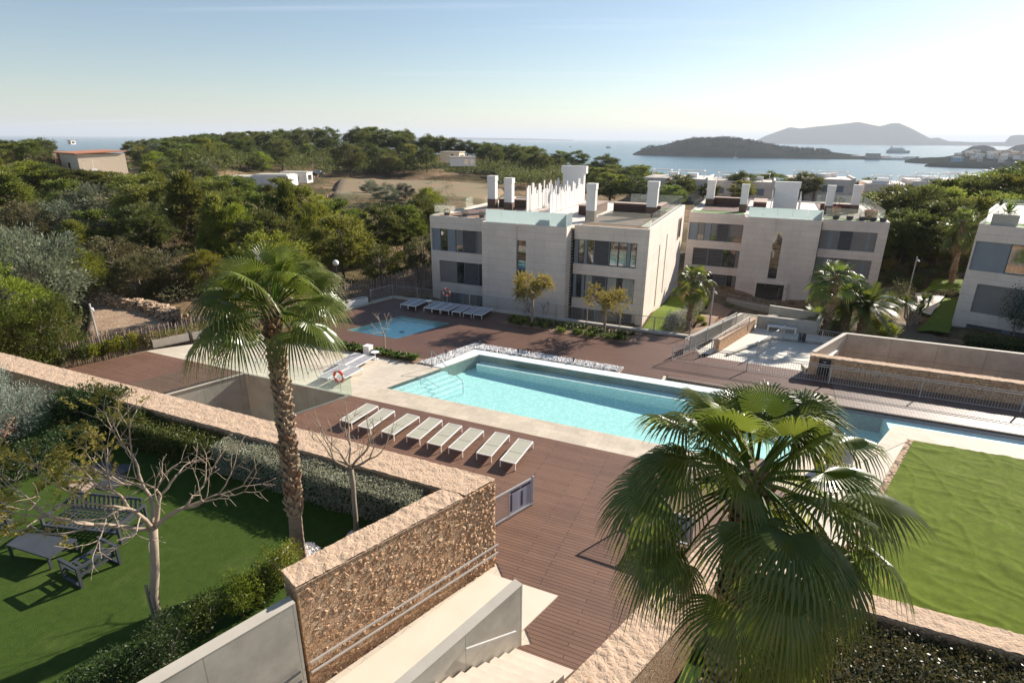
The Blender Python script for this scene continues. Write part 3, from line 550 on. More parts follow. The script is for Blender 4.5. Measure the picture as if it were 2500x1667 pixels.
b=MB(); b.prism([(4.82,31.54),(22,31.5),(22,31.58),(4.82,31.62)],-.3,.0); struct(b,'deck_edge','brown_dark')
# coping
b=MB(); b.prism([(-19.2,22.03),(3.2,22.03),(3.75,23.62),(-17.9,23.62)],-.019,.004); b.prism([(2.05,23.62),(3.75,23.62),(7.55,28.8),(22,28.8),(22,30.26),(7.2,30.26),(5.95,27.1),(5.35,26.75),(3.15,26.75)],-.019,.004); struct(b,'pool_coping','coping_tile')
b=MB(); b.prism([(-15.5,30.38),(2.95,30.38),(2.95,31.1),(-16.2,31.12),(-17.1,27.45),(-16.53,27.45)],-.016,.012); struct(b,'white_coping','pool_white')
# pool basin: sloping floor, walls, steps, far ledge
def poly_floor(mb,poly,zf,mi=0):
    tris=tessellate_polygon([[Vector((p[0],p[1],0)) for p in poly]])
    fl=[]
    for t in tris:
        a,b_,c_=[poly[i] for i in t]; cr=(b_[0]-a[0])*(c_[1]-a[1])-(b_[1]-a[1])*(c_[0]-a[0])
        fl.append(tuple(t) if cr>0 else tuple(reversed(t)))
    mb.add([(p[0],p[1],zf(p)) for p in poly],fl,mi)
PF=[(-17.85,23.65),(2.0,23.65),(3.1,26.8),(5.9,27.2),(7.15,30.3),(22,30.3),(22,31.9),(3.,31.9),(3.,30.35),(-15.48,30.35)]
zf=lambda p:-.8-.5*min(1,max(0,(p[0]+12)/14))
b=MB(); poly_floor(b,PF,zf,0)
for a,c in zip(PF,PF[1:]+PF[:1]): b.add([(a[0],a[1],-1.9),(c[0],c[1],-1.9),(c[0],c[1],-.02),(a[0],a[1],-.02)],[(0,1,2,3)],0)
b.box(-15.3,2.98,29.6,30.33,-1.9,-.42,1); b.box(-15.3,2.98,29.58,29.75,-.42,-.36,2)
b.box(-4,3,31.16,31.88,-.5,-.3,1); b.box(7.0,22,30.32,31.88,-1.9,-.28,1)
for i in range(5): # entry steps parallel to the skewed end
    o=.12+i*.36; b.prism([(-17.85+o,23.66),(-17.85+o+.36,23.66),(-17.85+o+.36+.354*3.7,23.66+3.7),(-17.85+o+.354*3.7,23.66+3.7)],-1.9,-.16-.15*i,mi=1)
struct(b,'pool_basin',['pool_tile','pool_pale','pool_white'])
b=MB(); poly_floor(b,POOL,lambda p:-.05); struct(b,'water','pool_water')
b=MB(); poly_floor(b,KIDS,lambda p:-.4)
for a,c in zip(KIDS,KIDS[1:]+KIDS[:1]): b.add([(a[0],a[1],-.5),(c[0],c[1],-.5),(c[0],c[1],.0),(a[0],a[1],.0)],[(0,1,2,3)],0)
struct(b,'paddling_basin','pool_pale')
b=MB(); b.box(-23.3,-23.0,32.9,33.2,-.398,-.37); solo(b,'floor_drain','dark_metal','square dark drain grille in middle of the paddling pool floor','drain')
b=MB(); b.box(-25.2,-25.05,31.4,31.6,-.398,-.37); solo(b,'floor_drain','dark_metal','smaller dark drain grille near left corner of the paddling pool','drain')
b=MB(); poly_floor(b,KIDS,lambda p:-.07); struct(b,'paddling_water','kids_water')
# concrete pit
b=MB(); poly_floor(b,PIT,lambda p:-3.59)
for i,(a,c) in enumerate(zip(PIT,PIT[1:]+PIT[:1])):
    if i<4: b.obox(a,c,.02,-3.6,-.0)
o=struct(b,'pit','board_concrete')
b=MB()
for p,q in ((PIT[3],PIT[0]),(PIT[0],PIT[1]),(PIT[1],PIT[2])): b.obox(p,q,.14,-.015,.03)
struct(b,'pit_kerb','concrete')
# pebbles: bed of real stones
def pebbles(mb,poly,n,s,z=0.):
    xs=[p[0] for p in poly]; ys=[p[1] for p in poly]; k=0
    def inside(x,y):
        c=False; j=len(poly)-1
        for i in range(len(poly)):
            if (poly[i][1]>y)!=(poly[j][1]>y) and x<(poly[j][0]-poly[i][0])*(y-poly[i][1])/(poly[j][1]-poly[i][1])+poly[i][0]: c=not c
            j=i
        return c
    while k<n:
        x=random.uniform(min(xs),max(xs)); y=random.uniform(min(ys),max(ys))
        if not inside(x,y): continue
        k+=1; a=random.random()*3.14; sx,sy,sz=s*random.uniform(.6,1.3),s*random.uniform(.5,1.),s*random.uniform(.5,.9); zz=z+random.uniform(0,s*.8); ca,sa=math.cos(a),math.sin(a)
        v=[(1,0,0),(.4,.9,.1),(-.6,.8,0),(-1,0,.1),(-.4,-.9,0),(.6,-.8,.1),(.3,.1,1),(-.3,-.1,.9)]
        mb.add([(x+(p[0]*sx*ca-p[1]*sy*sa),y+(p[0]*sx*sa+p[1]*sy*ca),zz+p[2]*sz) for p in v],[(0,1,6),(1,2,6),(2,7,6),(2,3,7),(3,4,7),(4,5,7),(5,6,7),(5,0,6)])
GRAV=[(-18.25,27.5),(-16.65,32.12),(-6.55,32.05),(-6.7,31.2),(-16.22,31.18),(-17.1,27.5)]
b=MB(); b.prism(GRAV,-.018,.0); struct(b,'gravel_bed','soil')
b=MB(); pebbles(b,GRAV,3400,.055,.02); struct(b,'white_pebbles','white','stuff')
# kids' fountain foam : small jet of water
b=MB(); leafblob(b,(-22.0,34.,.0),(.35,.2,.18),160,.05); solo(b,'fountain_jet','white','low bubbling white water jet in the paddling pool','fountain')
# planted strip between terrace and back deck
b=MB(); b.prism([(-29.6,27.35),(-18.35,27.35),(-18.1,28.2),(-29.3,28.2)],-.018,.03); struct(b,'planting_soil','soil')
b=MB()
for i in range(260):
    rosette(b,(random.uniform(-29.4,-18.5),random.uniform(27.5,28.1),.06+random.random()*.18),14,.3,.09,0 if random.random()<.72 else 1,.1,1.3)
struct(b,'border_plants',['agave_green','hedge_bronze'],'stuff')
# beds by the two feathery trees
BED1=[(-17.0,36.9),(-16.2,38.5),(-13.,38.75),(-12.9,36.7)]; BED2=[(-12.9,36.3),(-13.2,38.7),(-7.0,38.75),(-6.85,37.7),(-7.4,36.45)]
b=MB(); b.prism(BED1,.008,.04); b.prism(BED2,.008,.04); struct(b,'bed_soil','soil')
def tufts(name,poly,n,leaf,L,label=None,seed=3,w=.02,nb=46):
    random.seed(seed); xs=[p[0] for p in poly]; ys=[p[1] for p in poly]; mb=MB()
    for i in range(n): rosette(mb,(random.uniform(min(xs)+.3,max(xs)-.2),random.uniform(min(ys)+.15,max(ys)-.15),.05),nb,L,w,0 if random.random()<.8 else 1,.25,1.5,.25)
    return struct(mb,name,leaf,'stuff')
tufts('low_bushes',BED1,55,['hedge_green','shrub_lime'],.42,seed=4)
tufts('grass_tufts',[(-12.8,36.45),(-7.2,37.35)],42,['tuft_green','tuft_green'],.5)
tufts('low_bushes',[(-13,37.45),(-7.1,38.6)],60,['hedge_green','tuft_green'],.42,seed=6,w=.035)
# kerb under the back railing
b=MB(); b.obox((-28.3,39.45),(-3.7,39.45),.3,-3.,.16); b.obox((-28.3,39.45),(-28.9,37.2),.3,-2.,.16); b.obox((-31.0,28.6),(-28.9,37.2),.14,-1.,.12); struct(b,'kerb','concrete')
# plaza and ramps
PLZ=[(-1.55,37.25),(.45,43.9),(5.95,43.9),(5.8,41.1),(3.55,36.6),(3.32,37.23)]
b=MB(); b.prism(PLZ,-3.,-.012); b.prism([(-2.3,36.02),(3.3,36.02),(3.3,37.2),(-1.6,37.2)],-3,-.02); struct(b,'plaza','plaza_concrete')
b=MB(); RL=[(-3.2,36.6),(2.6,51.5)]
b.add([(-2.95,36.6,.0),(-2.05,36.6,.0),(1.1,45.6,-.2),(3.4,53.5,-3.0),(1.9,53.5,-3.),(-.4,45.6,-.2)],[(0,1,2,5),(5,2,3,4)],0); b.add([(-2.95,36.6,-3),(-2.05,36.6,-3),(1.1,45.6,-4),(-.4,45.6,-4)],[(0,3,2,1)],0); struct(b,'path','plaza_concrete')
b=MB(); b.prism([(-2.2,42.8),(.4,44),(6,44.2),(13,44.5),(13,46),(-1,46)],-1.,-.2); 
# bright synthetic lawn on the right, with wrinkles
def rumple(x,y): 
    r=abs(noise.noise(Vector((x*.75+1.3*noise.noise(Vector((x*.3,y*.3,1))),y*.28+.9*noise.noise(Vector((x*.4,y*.4,9))),4)))); r2=abs(noise.noise(Vector((x*.3,y*1.1+x*.35,14))))
    return .045*max(0,1-r*9)+.032*max(0,1-r2*10)+.015*noise.noise(Vector((x*.8,y*1.3,2)))
def sheet(mb,poly,step,zf,mi=0):
    (a,bb,c,d)=poly; nu=int(math.dist(a,bb)/step)+1; nv=int(math.dist(a,d)/step)+1; vs=[]
    for j in range(nv+1):
        for i in range(nu+1):
            s,t=i/nu,j/nv; x=(a[0]*(1-s)+bb[0]*s)*(1-t)+(d[0]*(1-s)+c[0]*s)*t; y=(a[1]*(1-s)+bb[1]*s)*(1-t)+(d[1]*(1-s)+c[1]*s)*t; vs.append((x,y,zf(x,y)))
    mb.add(vs,[(j*(nu+1)+i,j*(nu+1)+i+1,(j+1)*(nu+1)+i+1,(j+1)*(nu+1)+i) for j in range(nv) for i in range(nu)],mi)
b=MB(); sheet(b,[(3.45,16.7),(22,16.7),(22,28.72),(7.68,28.72)],.09,lambda x,y:.05+rumple(x,y)); struct(b,'bright_lawn','bright_turf',smooth=True)
b=MB(); b.prism([(3.2,16.8),(3.42,16.8),(7.65,28.6),(22,28.6),(22,28.8),(7.45,28.8)],-.018,.03); struct(b,'gravel_edge','drystone')
# walls: rubble masonry
def stone_wall(name,label,pts,th,z0,z1,disp_side=None,u0=None):
    root=thing(name,label,'stone wall',pts[0][0],pts[0][1],0); o=Vector(pts[0])
    top=MB(); bod=MB()
    for p,q in zip(pts,pts[1:]):
        P=(p[0]-o.x,p[1]-o.y); Q=(q[0]-o.x,q[1]-o.y)
        bod.obox(P,Q,th,z0,z1-.05); 
        dx,dy=Q[0]-P[0],Q[1]-P[1]; l=math.hypot(dx,dy); d=(dx/l,dy/l); n=(-d[1],d[0]); a=.03
        c=[(P[0]-n[0]*(th/2+a)-d[0]*a,P[1]-n[1]*(th/2+a)-d[1]*a),(Q[0]-n[0]*(th/2+a)+d[0]*a,Q[1]-n[1]*(th/2+a)+d[1]*a),(Q[0]+n[0]*(th/2+a)+d[0]*a,Q[1]+n[1]*(th/2+a)+d[1]*a),(P[0]+n[0]*(th/2+a)-d[0]*a,P[1]+n[1]*(th/2+a)-d[1]*a)]
        sheet(top,c,.06 if l<12 else .1,lambda x,y:z1+.035*noise.noise(Vector((x*5,y*5,0)))+.02*noise.noise(Vector((x*14,y*14,0)))+.012)
        top.prism(c,z1-.06,z1-.03,bottom=False)
    bod.build('wall_face','rubble_face',root); top.build('wall_top','rubble_top',root,True); return root
# long garden wall and the short return beside the ramp
stone_wall('stone_wall','long ochre rubble stone wall with pale rough top between sunken garden and timber deck',[(-46,13.07),(-6.9,13.07)],1.08,-3.,3.18)
r=stone_wall('stone_wall','tall short ochre rubble stone wall carrying two steel handrails beside pale ramp',[(-7.25,12.5),(-9.1,7.85)],.74,-1.,3.18)
b=MB(); b.prism([(.35,.03),(.35,1.11),(.78,1.11),(.37,.03)],-1.,3.13); b.build('wall_face','rubble_face',r); b=MB(); sheet(b,[(.34,0),(.4,0),(.81,1.13),(.34,1.13)],.06,lambda x,y:3.19+.03*noise.noise(Vector((x*5,y*5,0)))); b.build('wall_top','rubble_top',r,True)
# rough stones on its long face
b=MB(); L=6.2; p0=Vector((-6.45,13.6)); d=Vector((-.3714,-.9285)); nn=Vector((.9285,-.3714)); nu,nv=300,150; vs=[]
def rock(s,z):
    q=Vector((s*5.5+.5*noise.noise(Vector((s*5,z*5,0))),z*5.5+.5*noise.noise(Vector((s*5,z*5,7))),0)); dd,_=noise.voronoi(q); e=dd[1]-dd[0]
    return min(.05,e*.14)+.022*noise.noise(Vector((s*9,z*9,2)))+.012*noise.noise(Vector((s*24,z*24,5)))
for j in range(nv+1):
    for i in range(nu+1):
        s=L*i/nu; z=-.1+3.24*j/nv; h=rock(s,z)*(1 if 0<i<nu and 0<j<nv else 0)+.005; q=p0+d*s+nn*h; vs.append((q.x+7.25,q.y-12.5,z))
b.add(vs,[(j*(nu+1)+i,(j+1)*(nu+1)+i,(j+1)*(nu+1)+i+1,j*(nu+1)+i+1) for j in range(nv) for i in range(nu)]); b.build('rough_stones','rubble_face',r)
stone_wall('stone_wall','ochre rubble wall along right side of deck behind the big palm',[(-2.75,8.2),(.35,16.55)],1.05,-2.5,.95)
stone_wall('stone_wall','low pink rubble wall between bright lawn and bronze hedge',[(.8,16.25),(22,16.25)],.76,-2.5,.32)
stone_wall('stone_wall','long low rubble wall beyond the railing with black sign at its end',[(3.6,35.95),(22,35.95)],.5,-3.,1.13)
stone_wall('stone_wall','sloping orange rubble wall beside ramp railing on the plaza',[(-1.75,37.3),(.22,43.3)],.38,-3.,.85)
# concrete walls
def conc_wall(label,segs,mat='board_concrete'):
    (p,q,th,z0,z1,z1b)=segs[0]; root=thing('concrete_wall',label,'concrete wall',p[0],p[1],0)
    for (p,q,th,z0,z1,z1b) in segs:
        mb=MB(); o=segs[0][0]; mb.obox((p[0]-o[0],p[1]-o[1]),(q[0]-o[0],q[1]-o[1]),th,z0,z1,None,z0,z1b); mb.build('wall_panel',mat,root)
        mb=MB(); mb.obox((p[0]-o[0],p[1]-o[1]),(q[0]-o[0],q[1]-o[1]),th+.02,z1,z1+.02,None,z1b,z1b+.02); mb.build('wall_cap','concrete',root)
    return root
conc_wall('grey concrete wall between pale ramp and descending steps, with sloped top',[((-4.58,11.1),cdir((-4.58,11.1),-5.2),.26,-1.,2.05,1.65)])
conc_wall('plain concrete wall continuing from the stone wall below garden shrubs',[((-8.85,7.62),cdir((-8.85,7.62),-7.),.3,-1.,2.84,2.84)])
conc_wall('long tall concrete retaining wall behind the low stone wall',[((5.85,41.0),(22,41.2),.25,-4.2,1.2,1.2)])
conc_wall('skewed concrete wall running down from plaza bench to black sign',[((3.75,36.3),(5.85,41.0),.22,-4.2,1.18,1.2)])
conc_wall('concrete wall behind white bench on the plaza',[((.5,44.0),(4.4,44.0),.2,-1.,.9,.9)])
conc_wall('long curved concrete parapet of ramp running down to the entrance of far building',[((-3.35,37.2),(-.6,44.6),.22,-2.,.85,.75),((-.6,44.6),(1.7,53.0),.22,-5.,.75,-1.6)])
conc_wall('inner concrete parapet of ramp with planter beside it',[((1.2,44.4),(3.9,52.),.2,-5.,.85,-.9)])
conc_wall('concrete planter walls above the bench beneath the palms',[((1.3,47.3),(4.9,46.6),.2,-3.,.9,.9),((4.4,44.),(4.9,46.6),.2,-2.,.9,.9)])
conc_wall('low concrete entrance wall in front of far building door',[((-2.6,64.),(2.2,62.5),.25,-5.5,-3.2,-3.2)])
conc_wall('narrow concrete garden wall beside the lawn strip right of the palms',[((12.6,54.5),(14.6,63.2),.2,-2.5,-.2,-.6)])
conc_wall('low concrete kerb wall along the plaza railing',[((-1.0,36.9),(1.6,41.6),.2,-1.,.1,.1),((1.6,41.6),(5.6,41.9),.2,-1.,.1,.1)])
# pale ramp and slab beside steps, steps
b=MB(); b.prism([(-6.5,13.1),(-4.12,13.1),(-4.62,11.45),(-4.72,11.1),cdir((-4.72,11.1),-6.),cdir((-6.62,12.8),-7.7)],-.1,.045); struct(b,'ramp','cream_floor')
root=thing('stairs','pale concrete steps going down to timber deck beside the grey wall','stairs',-4.4,10.8,0)
for i in range(8):
    mb=MB(); y0=-.05-.36*i; 
    x0=.354*y0; mb.prism([(-.1+.354*y0,y0),(1.55+.42*y0,y0),(1.55+.42*(y0-3.2),y0-3.2),(-.1+.354*(y0-3.2),y0-3.2)],-.0+.16*i,.16*(i+1)); mb.build('step','limestone',root)
b=MB(); b.prism([(-3.6,30.4),(-3.55,30.4),(-3.55,31.1),(-3.6,31.1)],.012,.014)
# ---------------- sunken garden on the left (higher lawn at z=2)
LZ=2.
b=MB(); b.prism([(-46,12.5),(-7.4,12.5),(-9.1,7.5),cdir((-9.1,7.5),-9.),(-46,-2)],-3.,LZ); struct(b,'garden_lawn','lawn_turf')
b=MB(); b.prism([(-.7,11.3),(.2,15.85),(22,15.85),(22,2),(-5,2)],-3,-1.1); struct(b,'lower_lawn','dark_turf')
# ================================================================ FURNITURE, RAILINGS, SIGNS
def lounger_parts(root,mesh,back=True,L=2.,Wd=.72,H=.35):
    f=MB(); t=.035
    for x in (-Wd/2+t/2,Wd/2-t/2): f.box(x-t/2,x+t/2,0,L,H-.05,H)
    f.box(-Wd/2+t,Wd/2-t,0,t,H-.05,H); f.box(-Wd/2+t,Wd/2-t,L-t,L,H-.05,H); f.box(-Wd/2+t,Wd/2-t,L*.42,L*.42+.02,H-.06,H-.04); f.build('frame','white_metal',root)
    for x in (-Wd/2+.0175,Wd/2-.0175):
        for y in (.02,L-.02):
            l=MB(); l.box(x-.017,x+.017,y-.018,y+.018,.01,H-.051); l.build('leg','white_metal',root)
    m=MB(); m.box(-Wd/2+t,Wd/2-t,t,L*.42-.012,H-.022,H-.012); m.build('seat',mesh,root); m=MB(); m.box(-Wd/2+t,Wd/2-t,L*.42+.012,L-t,H-.022,H-.010); m.build('backrest',mesh,root)
ords=['leftmost','second from left','third from left','fourth from left','fifth from left','sixth from left','second from right','rightmost']
lg=thing('sun_lounger','x','sun lounger',0,0); lounger_parts(lg,'mesh_beige')
us=[-16.82,-15.66,-14.36,-13.08,-11.92,-10.85,-9.54,-8.38]
for i,u in enumerate(us):
    o=lg if i==0 else dup(lg)
    place(o,u,18.9+.12*(i%3==0),.012,R([-2,1,-3,0,1,-1,1,0][i])); tag(o,ords[i]+' of the eight beige mesh loungers in a row on the brown deck','sun lounger','white framed sun loungers')
lw=thing('sun_lounger','x','sun lounger',0,0,group='white framed sun loungers'); lounger_parts(lw,'mesh_grey')
T4=[(-20.98,24.3,'front pair left, pale lounger on terrace nearest the glass fence corner'),(-20.2,24.35,'pale lounger of the front pair on terrace, closest to the standing life ring'),(-21.5,26.15-2.,'x'),(0,0,'x')]
rotT=R(-1)
spots=[(-21.42,22.75,'outer lounger of the near pale pair on the stone terrace beside the glass fence'),(-20.58,22.75,'inner lounger of the near pale pair on the stone terrace, beside the life ring'),(-21.9,24.65,'outer lounger of the far pale pair on the stone terrace'),(-21.08,24.65,'inner lounger of the far pale pair on the stone terrace, by the small round table')]
for i,(u,v,l) in enumerate(spots):
    o=lw if i==0 else dup(lw); place(o,u,v,.0,0); tag(o,l,'sun lounger','white framed sun loungers')
bk=[-25.6,-24.85,-23.4,-22.63,-21.85,-20.85,-19.88,-18.98]
for i,u in enumerate(bk):
    o=dup(lw); place(o,u,37.05,.012,0); tag(o,ords[i]+' of the grey loungers below the far railing behind the paddling pool','sun lounger','white framed sun loungers')
def side_table(u,v,label):
    t=thing('side_table',label,'side table',u,v,.005); b=MB(); b.lathe([(.26,.44),(.27,.455),(.26,.47)],n=20); b.build('table_top','white_metal',t); b=MB(); b.lathe([(.025,.04),(.025,.44)],n=8); b.build('leg','white_metal',t); b=MB(); b.lathe([(.2,.0),(.2,.02),(.03,.04)],n=16); b.build('base','white_metal',t)
side_table(-21.0,27.0,'small round white side table by the plant border'); side_table(-24.2,38.6,'small round white side table between grey loungers at the far railing')
t=thing('speaker_box','white cube box standing in the plant border on terrace','box',-21.9,27.5,.0); b=MB(); b.box(-.22,.22,-.22,.22,0,.56); b.build('body','white',t); b=MB(); b.box(-.24,.24,-.24,.24,.56,.6); b.build('lid','white',t)
# planters at the left fence
for (p,q,l) in (((-35.2,22.6),(-34.4,24.6),'pale concrete trough planter at terrace corner, nearer one'),((-34.3,24.8),(-33.6,26.6),'pale concrete trough planter at terrace edge, farther one'),((-29.8,35.2),(-29.2,37.2),'white trough planter in the shade near the far railing corner')):
    d=math.dist(p,q); a=math.atan2(q[1]-p[1],q[0]-p[0]); t=thing('planter',l,'planter',p[0],p[1],0,a); b=MB(); b.box(0,d,0,.06,-.0,.5); b.box(0,d,.5,.56,0,.5); b.box(0,.06,.06,.5,0,.5); b.box(d-.06,d,.06,.5,0,.5); b.build('trough','concrete' if 'white' not in l else 'white',t); b=MB(); b.box(.06,d-.06,.06,.5,.3,.45); b.build('soil','soil',t)
    if 'white' not in l:
        for k in range(6): b=MB(); leafblob(b,(d*(k+.5)/6,.28,.65+random.random()*.15),(.3,.3,.32),90,.09); b.build('plant','shrub_lime',t)
# railings
def railing(label,pts,h=1.0,sp=.11,post=2.,z=0.,mat='steel',zs=None,base=True,double=False,th=.012):
    root=thing('railing',label,'railing',pts[0][0],pts[0][1],z); o=pts[0]; P=[(p[0]-o[0],p[1]-o[1]) for p in pts]; Z=[0]*len(pts) if zs is None else zs
    rl=MB(); bal=MB(); seen=set()
    for i in range(len(P)-1):
        p,q=P[i],P[i+1]; l=math.dist(p,q); a=Vector((*p,Z[i])); b=Vector((*q,Z[i+1])); d=(b-a)
        rl.tube(a+Vector((0,0,h)),b+Vector((0,0,h)),.022,n=6)
        if double: rl.tube(a+Vector((0,0,h+.12)),b+Vector((0,0,h+.12)),.024,n=6)
        if base: rl.tube(a+Vector((0,0,.08)),b+Vector((0,0,.08)),.018,n=5)
        n=int(l/sp)
        for k in range(1,n): c=a+d*k/n; bal.tube(c+Vector((0,0,.08)),c+Vector((0,0,h)),th,n=4,cap=False)
        m=max(1,round(l/post))
        for k in range(m+1):
            if k==0 and i>0: continue
            c=a+d*k/m; b=MB(); b.box(c.x-.03,c.x+.03,c.y-.03,c.y+.03,c.z,c.z+h); b.build('post',mat,root)
    rl.build('handrail',mat,root); bal.build('balusters',mat,root); return root
railing('long fine steel railing on kerb in front of the near apartment building',[(-28.9,37.2),(-28.3,39.45),(-3.7,39.45)],1.,.12,2.4,.16,th=.008)
railing('long pale steel railing along the timber bridge beside the pool',[(-4.1,34.55),(22,34.45)],.97,.13,4.4,.0,'galv',double=True,th=.011)
railing('steel railing curving up beside ramp at plaza corner',[(-3.6,35.9),(-3.3,36.8),(-.9,43.2)],1.05,.12,2.,.0,'galv',zs=[0,.0,.1])
railing('steel railing on top of orange rubble wall at the plaza',[(-3.0,36.5),(-2.0,36.7),(.0,42.)],1.0,.12,2.,.0,'galv',zs=[0,.0,.3])
railing('dark steel railing between the two plaza levels',[(.7,37.2),(2.3,41.4),(4.6,41.55),(5.9,41.3)],1.0,.12,2.,.08,'steel')
railing('steel railing on top of the long retaining wall beside palms',[(5.8,42.4),(9.5,41.6),(22,41.5)],1.0,.12,2.2,-.4,'steel')
railing('thin railing at the far entrance wall',[(-2.5,64.3),(2.2,62.8)],.5,.5,1.2,-3.2,'steel')
# handrails on walls
def handrail(label,u,v,z,segs,mat='galv'):
    t=thing('handrail',label,'handrail',u,v,z)
    for (p,q) in segs:
        b=MB(); b.obox(p[:2],q[:2],.045,p[2]-.02,p[2]+.02,None,q[2]-.02,q[2]+.02); b.build('rail',mat,t)
        for k in (.05,.5,.95):
            c=[p[i]+(q[i]-p[i])*k for i in range(3)]; b=MB(); b.tube((c[0],c[1],c[2]),(c[0]-.09,c[1]+.035,c[2]-.03),.012,n=5); b.build('bracket',mat,t)
d=(-.3714,-.9285); n=(.9285*.14,-.3714*.14)
handrail('pair of pale steel handrails fixed along the rough stone wall',-6.45,13.6,0,[((n[0],n[1],.86),(n[0]+d[0]*6.3,n[1]+d[1]*6.3,.9)),((n[0],n[1],.55),(n[0]+d[0]*6.3,n[1]+d[1]*6.3,.58))])
handrail('short steel handrail on the concrete wall above the steps',-4.46,11.09,0,[((.03,-.5,.93),(-.62,-2.0,1.55))])
handrail('pair of dark handrails on the plain concrete wall below shrubs',-8.85,7.62,0,[((.15,-.2,.9),(-.9,-3.5,.75)),((.15,-.2,.6),(-.9,-3.5,.45))],'dark_metal')
def ladder_rail(label,u,v):
    t=thing('pool_handrail',label,'handrail',u,v,0); b=MB(); b.path([(0,0,0),(0,0,1.0),(.05,-.02,1.05),(.12,-.05,1.04),(1.2,-.45,.45),(2.55,-.93,-.05),(2.62,-.97,-.12),(2.62,-.97,-.9)],.022,8); b.build('rail','steel',t); b=MB(); b.lathe([(.05,0),(.05,.015)],n=10); b.build('flange','steel',t)
ladder_rail('tall bent steel handrail entering the water at pool steps',-17.1,27.3)
t=thing('pool_handrail','low thin steel handrail standing in the shallow pool steps','handrail',-16.6,25.2,-.3); b=MB(); b.path([(0,0,0),(0,0,.62),(.03,0,.66),(1.4,-.3,.3)],.014,6); b.build('rail','steel',t)
# gates with info panels
def info_panel(parent,x0,x1,z0,z1,y,seed=1):
    w=x1-x0; h=z1-z0; b=MB(); b.box(x0,x1,y-.006,y,z0,z1); p=b.build('notice_board','sign_white',parent)
    b=MB(); yy=y-.012
    for c in (0,1):
        a=x0+w*(.03+.49*c); e=a+w*.44; b.box(a,e,yy,yy+.004,z1-h*(.12+.0*c),z1-h*.04)
        for k in range(10):
            z=z1-h*(.2+.075*k); 
            if c==1 and k==0: continue
            b.box(a,a+w*.09,yy,yy+.004,z-h*.03,z+h*.028)
    b.build('pictograms','navy',p); b=MB()
    for c in (0,1):
        a=x0+w*(.03+.49*c)
        for k in range(10): z=z1-h*(.2+.075*k); b.box(a+w*.12,a+w*.42,yy,yy+.003,z+.004,z+.010); b.box(a+w*.12,a+w*.36,yy,yy+.003,z-.012,z-.006)
    b.build('text_lines','grey_panel',p)
def gate(label,u,v,rot,Wd,h,px0):
    t=thing('gate',label,'gate',u,v,.012,rot); f=MB(); f.box(0,Wd,-.035,.035,.05,.13); f.box(0,Wd,-.03,.03,h-.05,h); f.box(0,.05,-.03,.03,.13,h-.05); f.box(Wd-.05,Wd,-.03,.03,.13,h-.05); f.box(px0-.03,px0,-.02,.02,.13,h-.05); f.build('frame','galv',t)
    b=MB(); b.box(Wd+.01,Wd+.08,-.035,.035,0,h+.04); b.build('post','galv',t)
    b=MB()
    k=.05
    while k<px0-.05: b.tube((k,0,.13),(k,0,h-.05),.0035,n=4,cap=False); k+=.055
    z=.16
    while z<h-.06: b.tube((.05,0,z),(px0-.03,0,z),.0035,n=4,cap=False); z+=.055
    b.build('wire_mesh','steel',t); info_panel(t,px0,Wd-.06,.16,h-.08,-.0); return t
g1=(-.82,17.0); a=uv('v',1118,1222); bq=uv('v',1221,1160)
gate('steel mesh gate with purple and white notice board attached to stone wall corner',a[0]-.55,a[1]-1.25,math.atan2(bq[1]-(a[1]-1.25),bq[0]-(a[0]-.55)),math.dist((a[0]-.55,a[1]-1.25),bq),1.2,math.dist((a[0]-.55,a[1]-1.25),bq)-1.15)
gate('steel mesh gate standing open behind the big palm with dark shadow on deck',-3.1,17.1,R(-3),2.3,1.2,1.3)
t=thing('notice_sign','white notice board with purple pictograms on frame by pool corner','sign',3.77,24.96,.0); f=MB(); f.box(-.03,.0,-.02,.02,0,1.15); f.box(1.02,1.06,-.02,.02,0,1.15); f.box(0,1.02,-.02,.02,.08,.14); f.box(0,1.02,-.02,.02,1.1,1.15); f.build('frame','galv',t); info_panel(t,0.01,1.01,.16,1.08,-.01)
# glass fence round the pit
def glass_fence(label,pts,h=1.05,n=None):
    root=thing('glass_fence',label,'fence',pts[0][0],pts[0][1],.03); o=pts[0]
    for p,q in zip(pts,pts[1:]):
        l=math.dist(p,q); m=max(1,round(l/2.2)); 
        for k in range(m):
            a=[(p[i]+(q[i]-p[i])*(k/m))-o[i] for i in (0,1)]; b_=[(p[i]+(q[i]-p[i])*((k+1)/m))-o[i] for i in (0,1)]; s=.012/ (l/m)
            a2=[a[i]+(b_[i]-a[i])*s for i in (0,1)]; b2=[b_[i]-(b_[i]-a[i])*s for i in (0,1)]
            g=MB(); g.obox(a2,b2,.015,-.1,h); g.build('glass_pane','glass_hazy',root)
            c=[(a[i]+b_[i])/2 for i in (0,1)]; g=MB(); g.tube((c[0]-.02,c[1]-.02,.75),(c[0]+.02,c[1]+.02,.75),.05,n=10); g.build('fixing_disc','steel',root)
    return root
glass_fence('frameless clear glass fence around the sunken concrete pit',[(-29.6,13.75),(-26.6,22.08),(-18.9,22.1),(-21.8,13.75)])
# life rings
def ring(label,u,v,z,hang=False,rot=0):
    t=thing('life_ring',label,'life ring',u,v,z,rot); b=MB(); b.ring((0,-.06,.92),.29,.072,'y',28,8,0,1); b.build('ring',['orange_ring','white'],t); b=MB(); b.tube((0,0,0),(0,0,.95),.022,n=8); b.build('post','galv',t); b=MB(); b.ring((0,-.06,.92),.385,.008,'y',24,4); b.build('rope','white',t); return t
ring('orange and white life ring on short post beside the glass fence',-19.72,22.2,.0); ring('orange and white life ring hanging on far railing behind grey loungers',-22.9,39.3,.25)
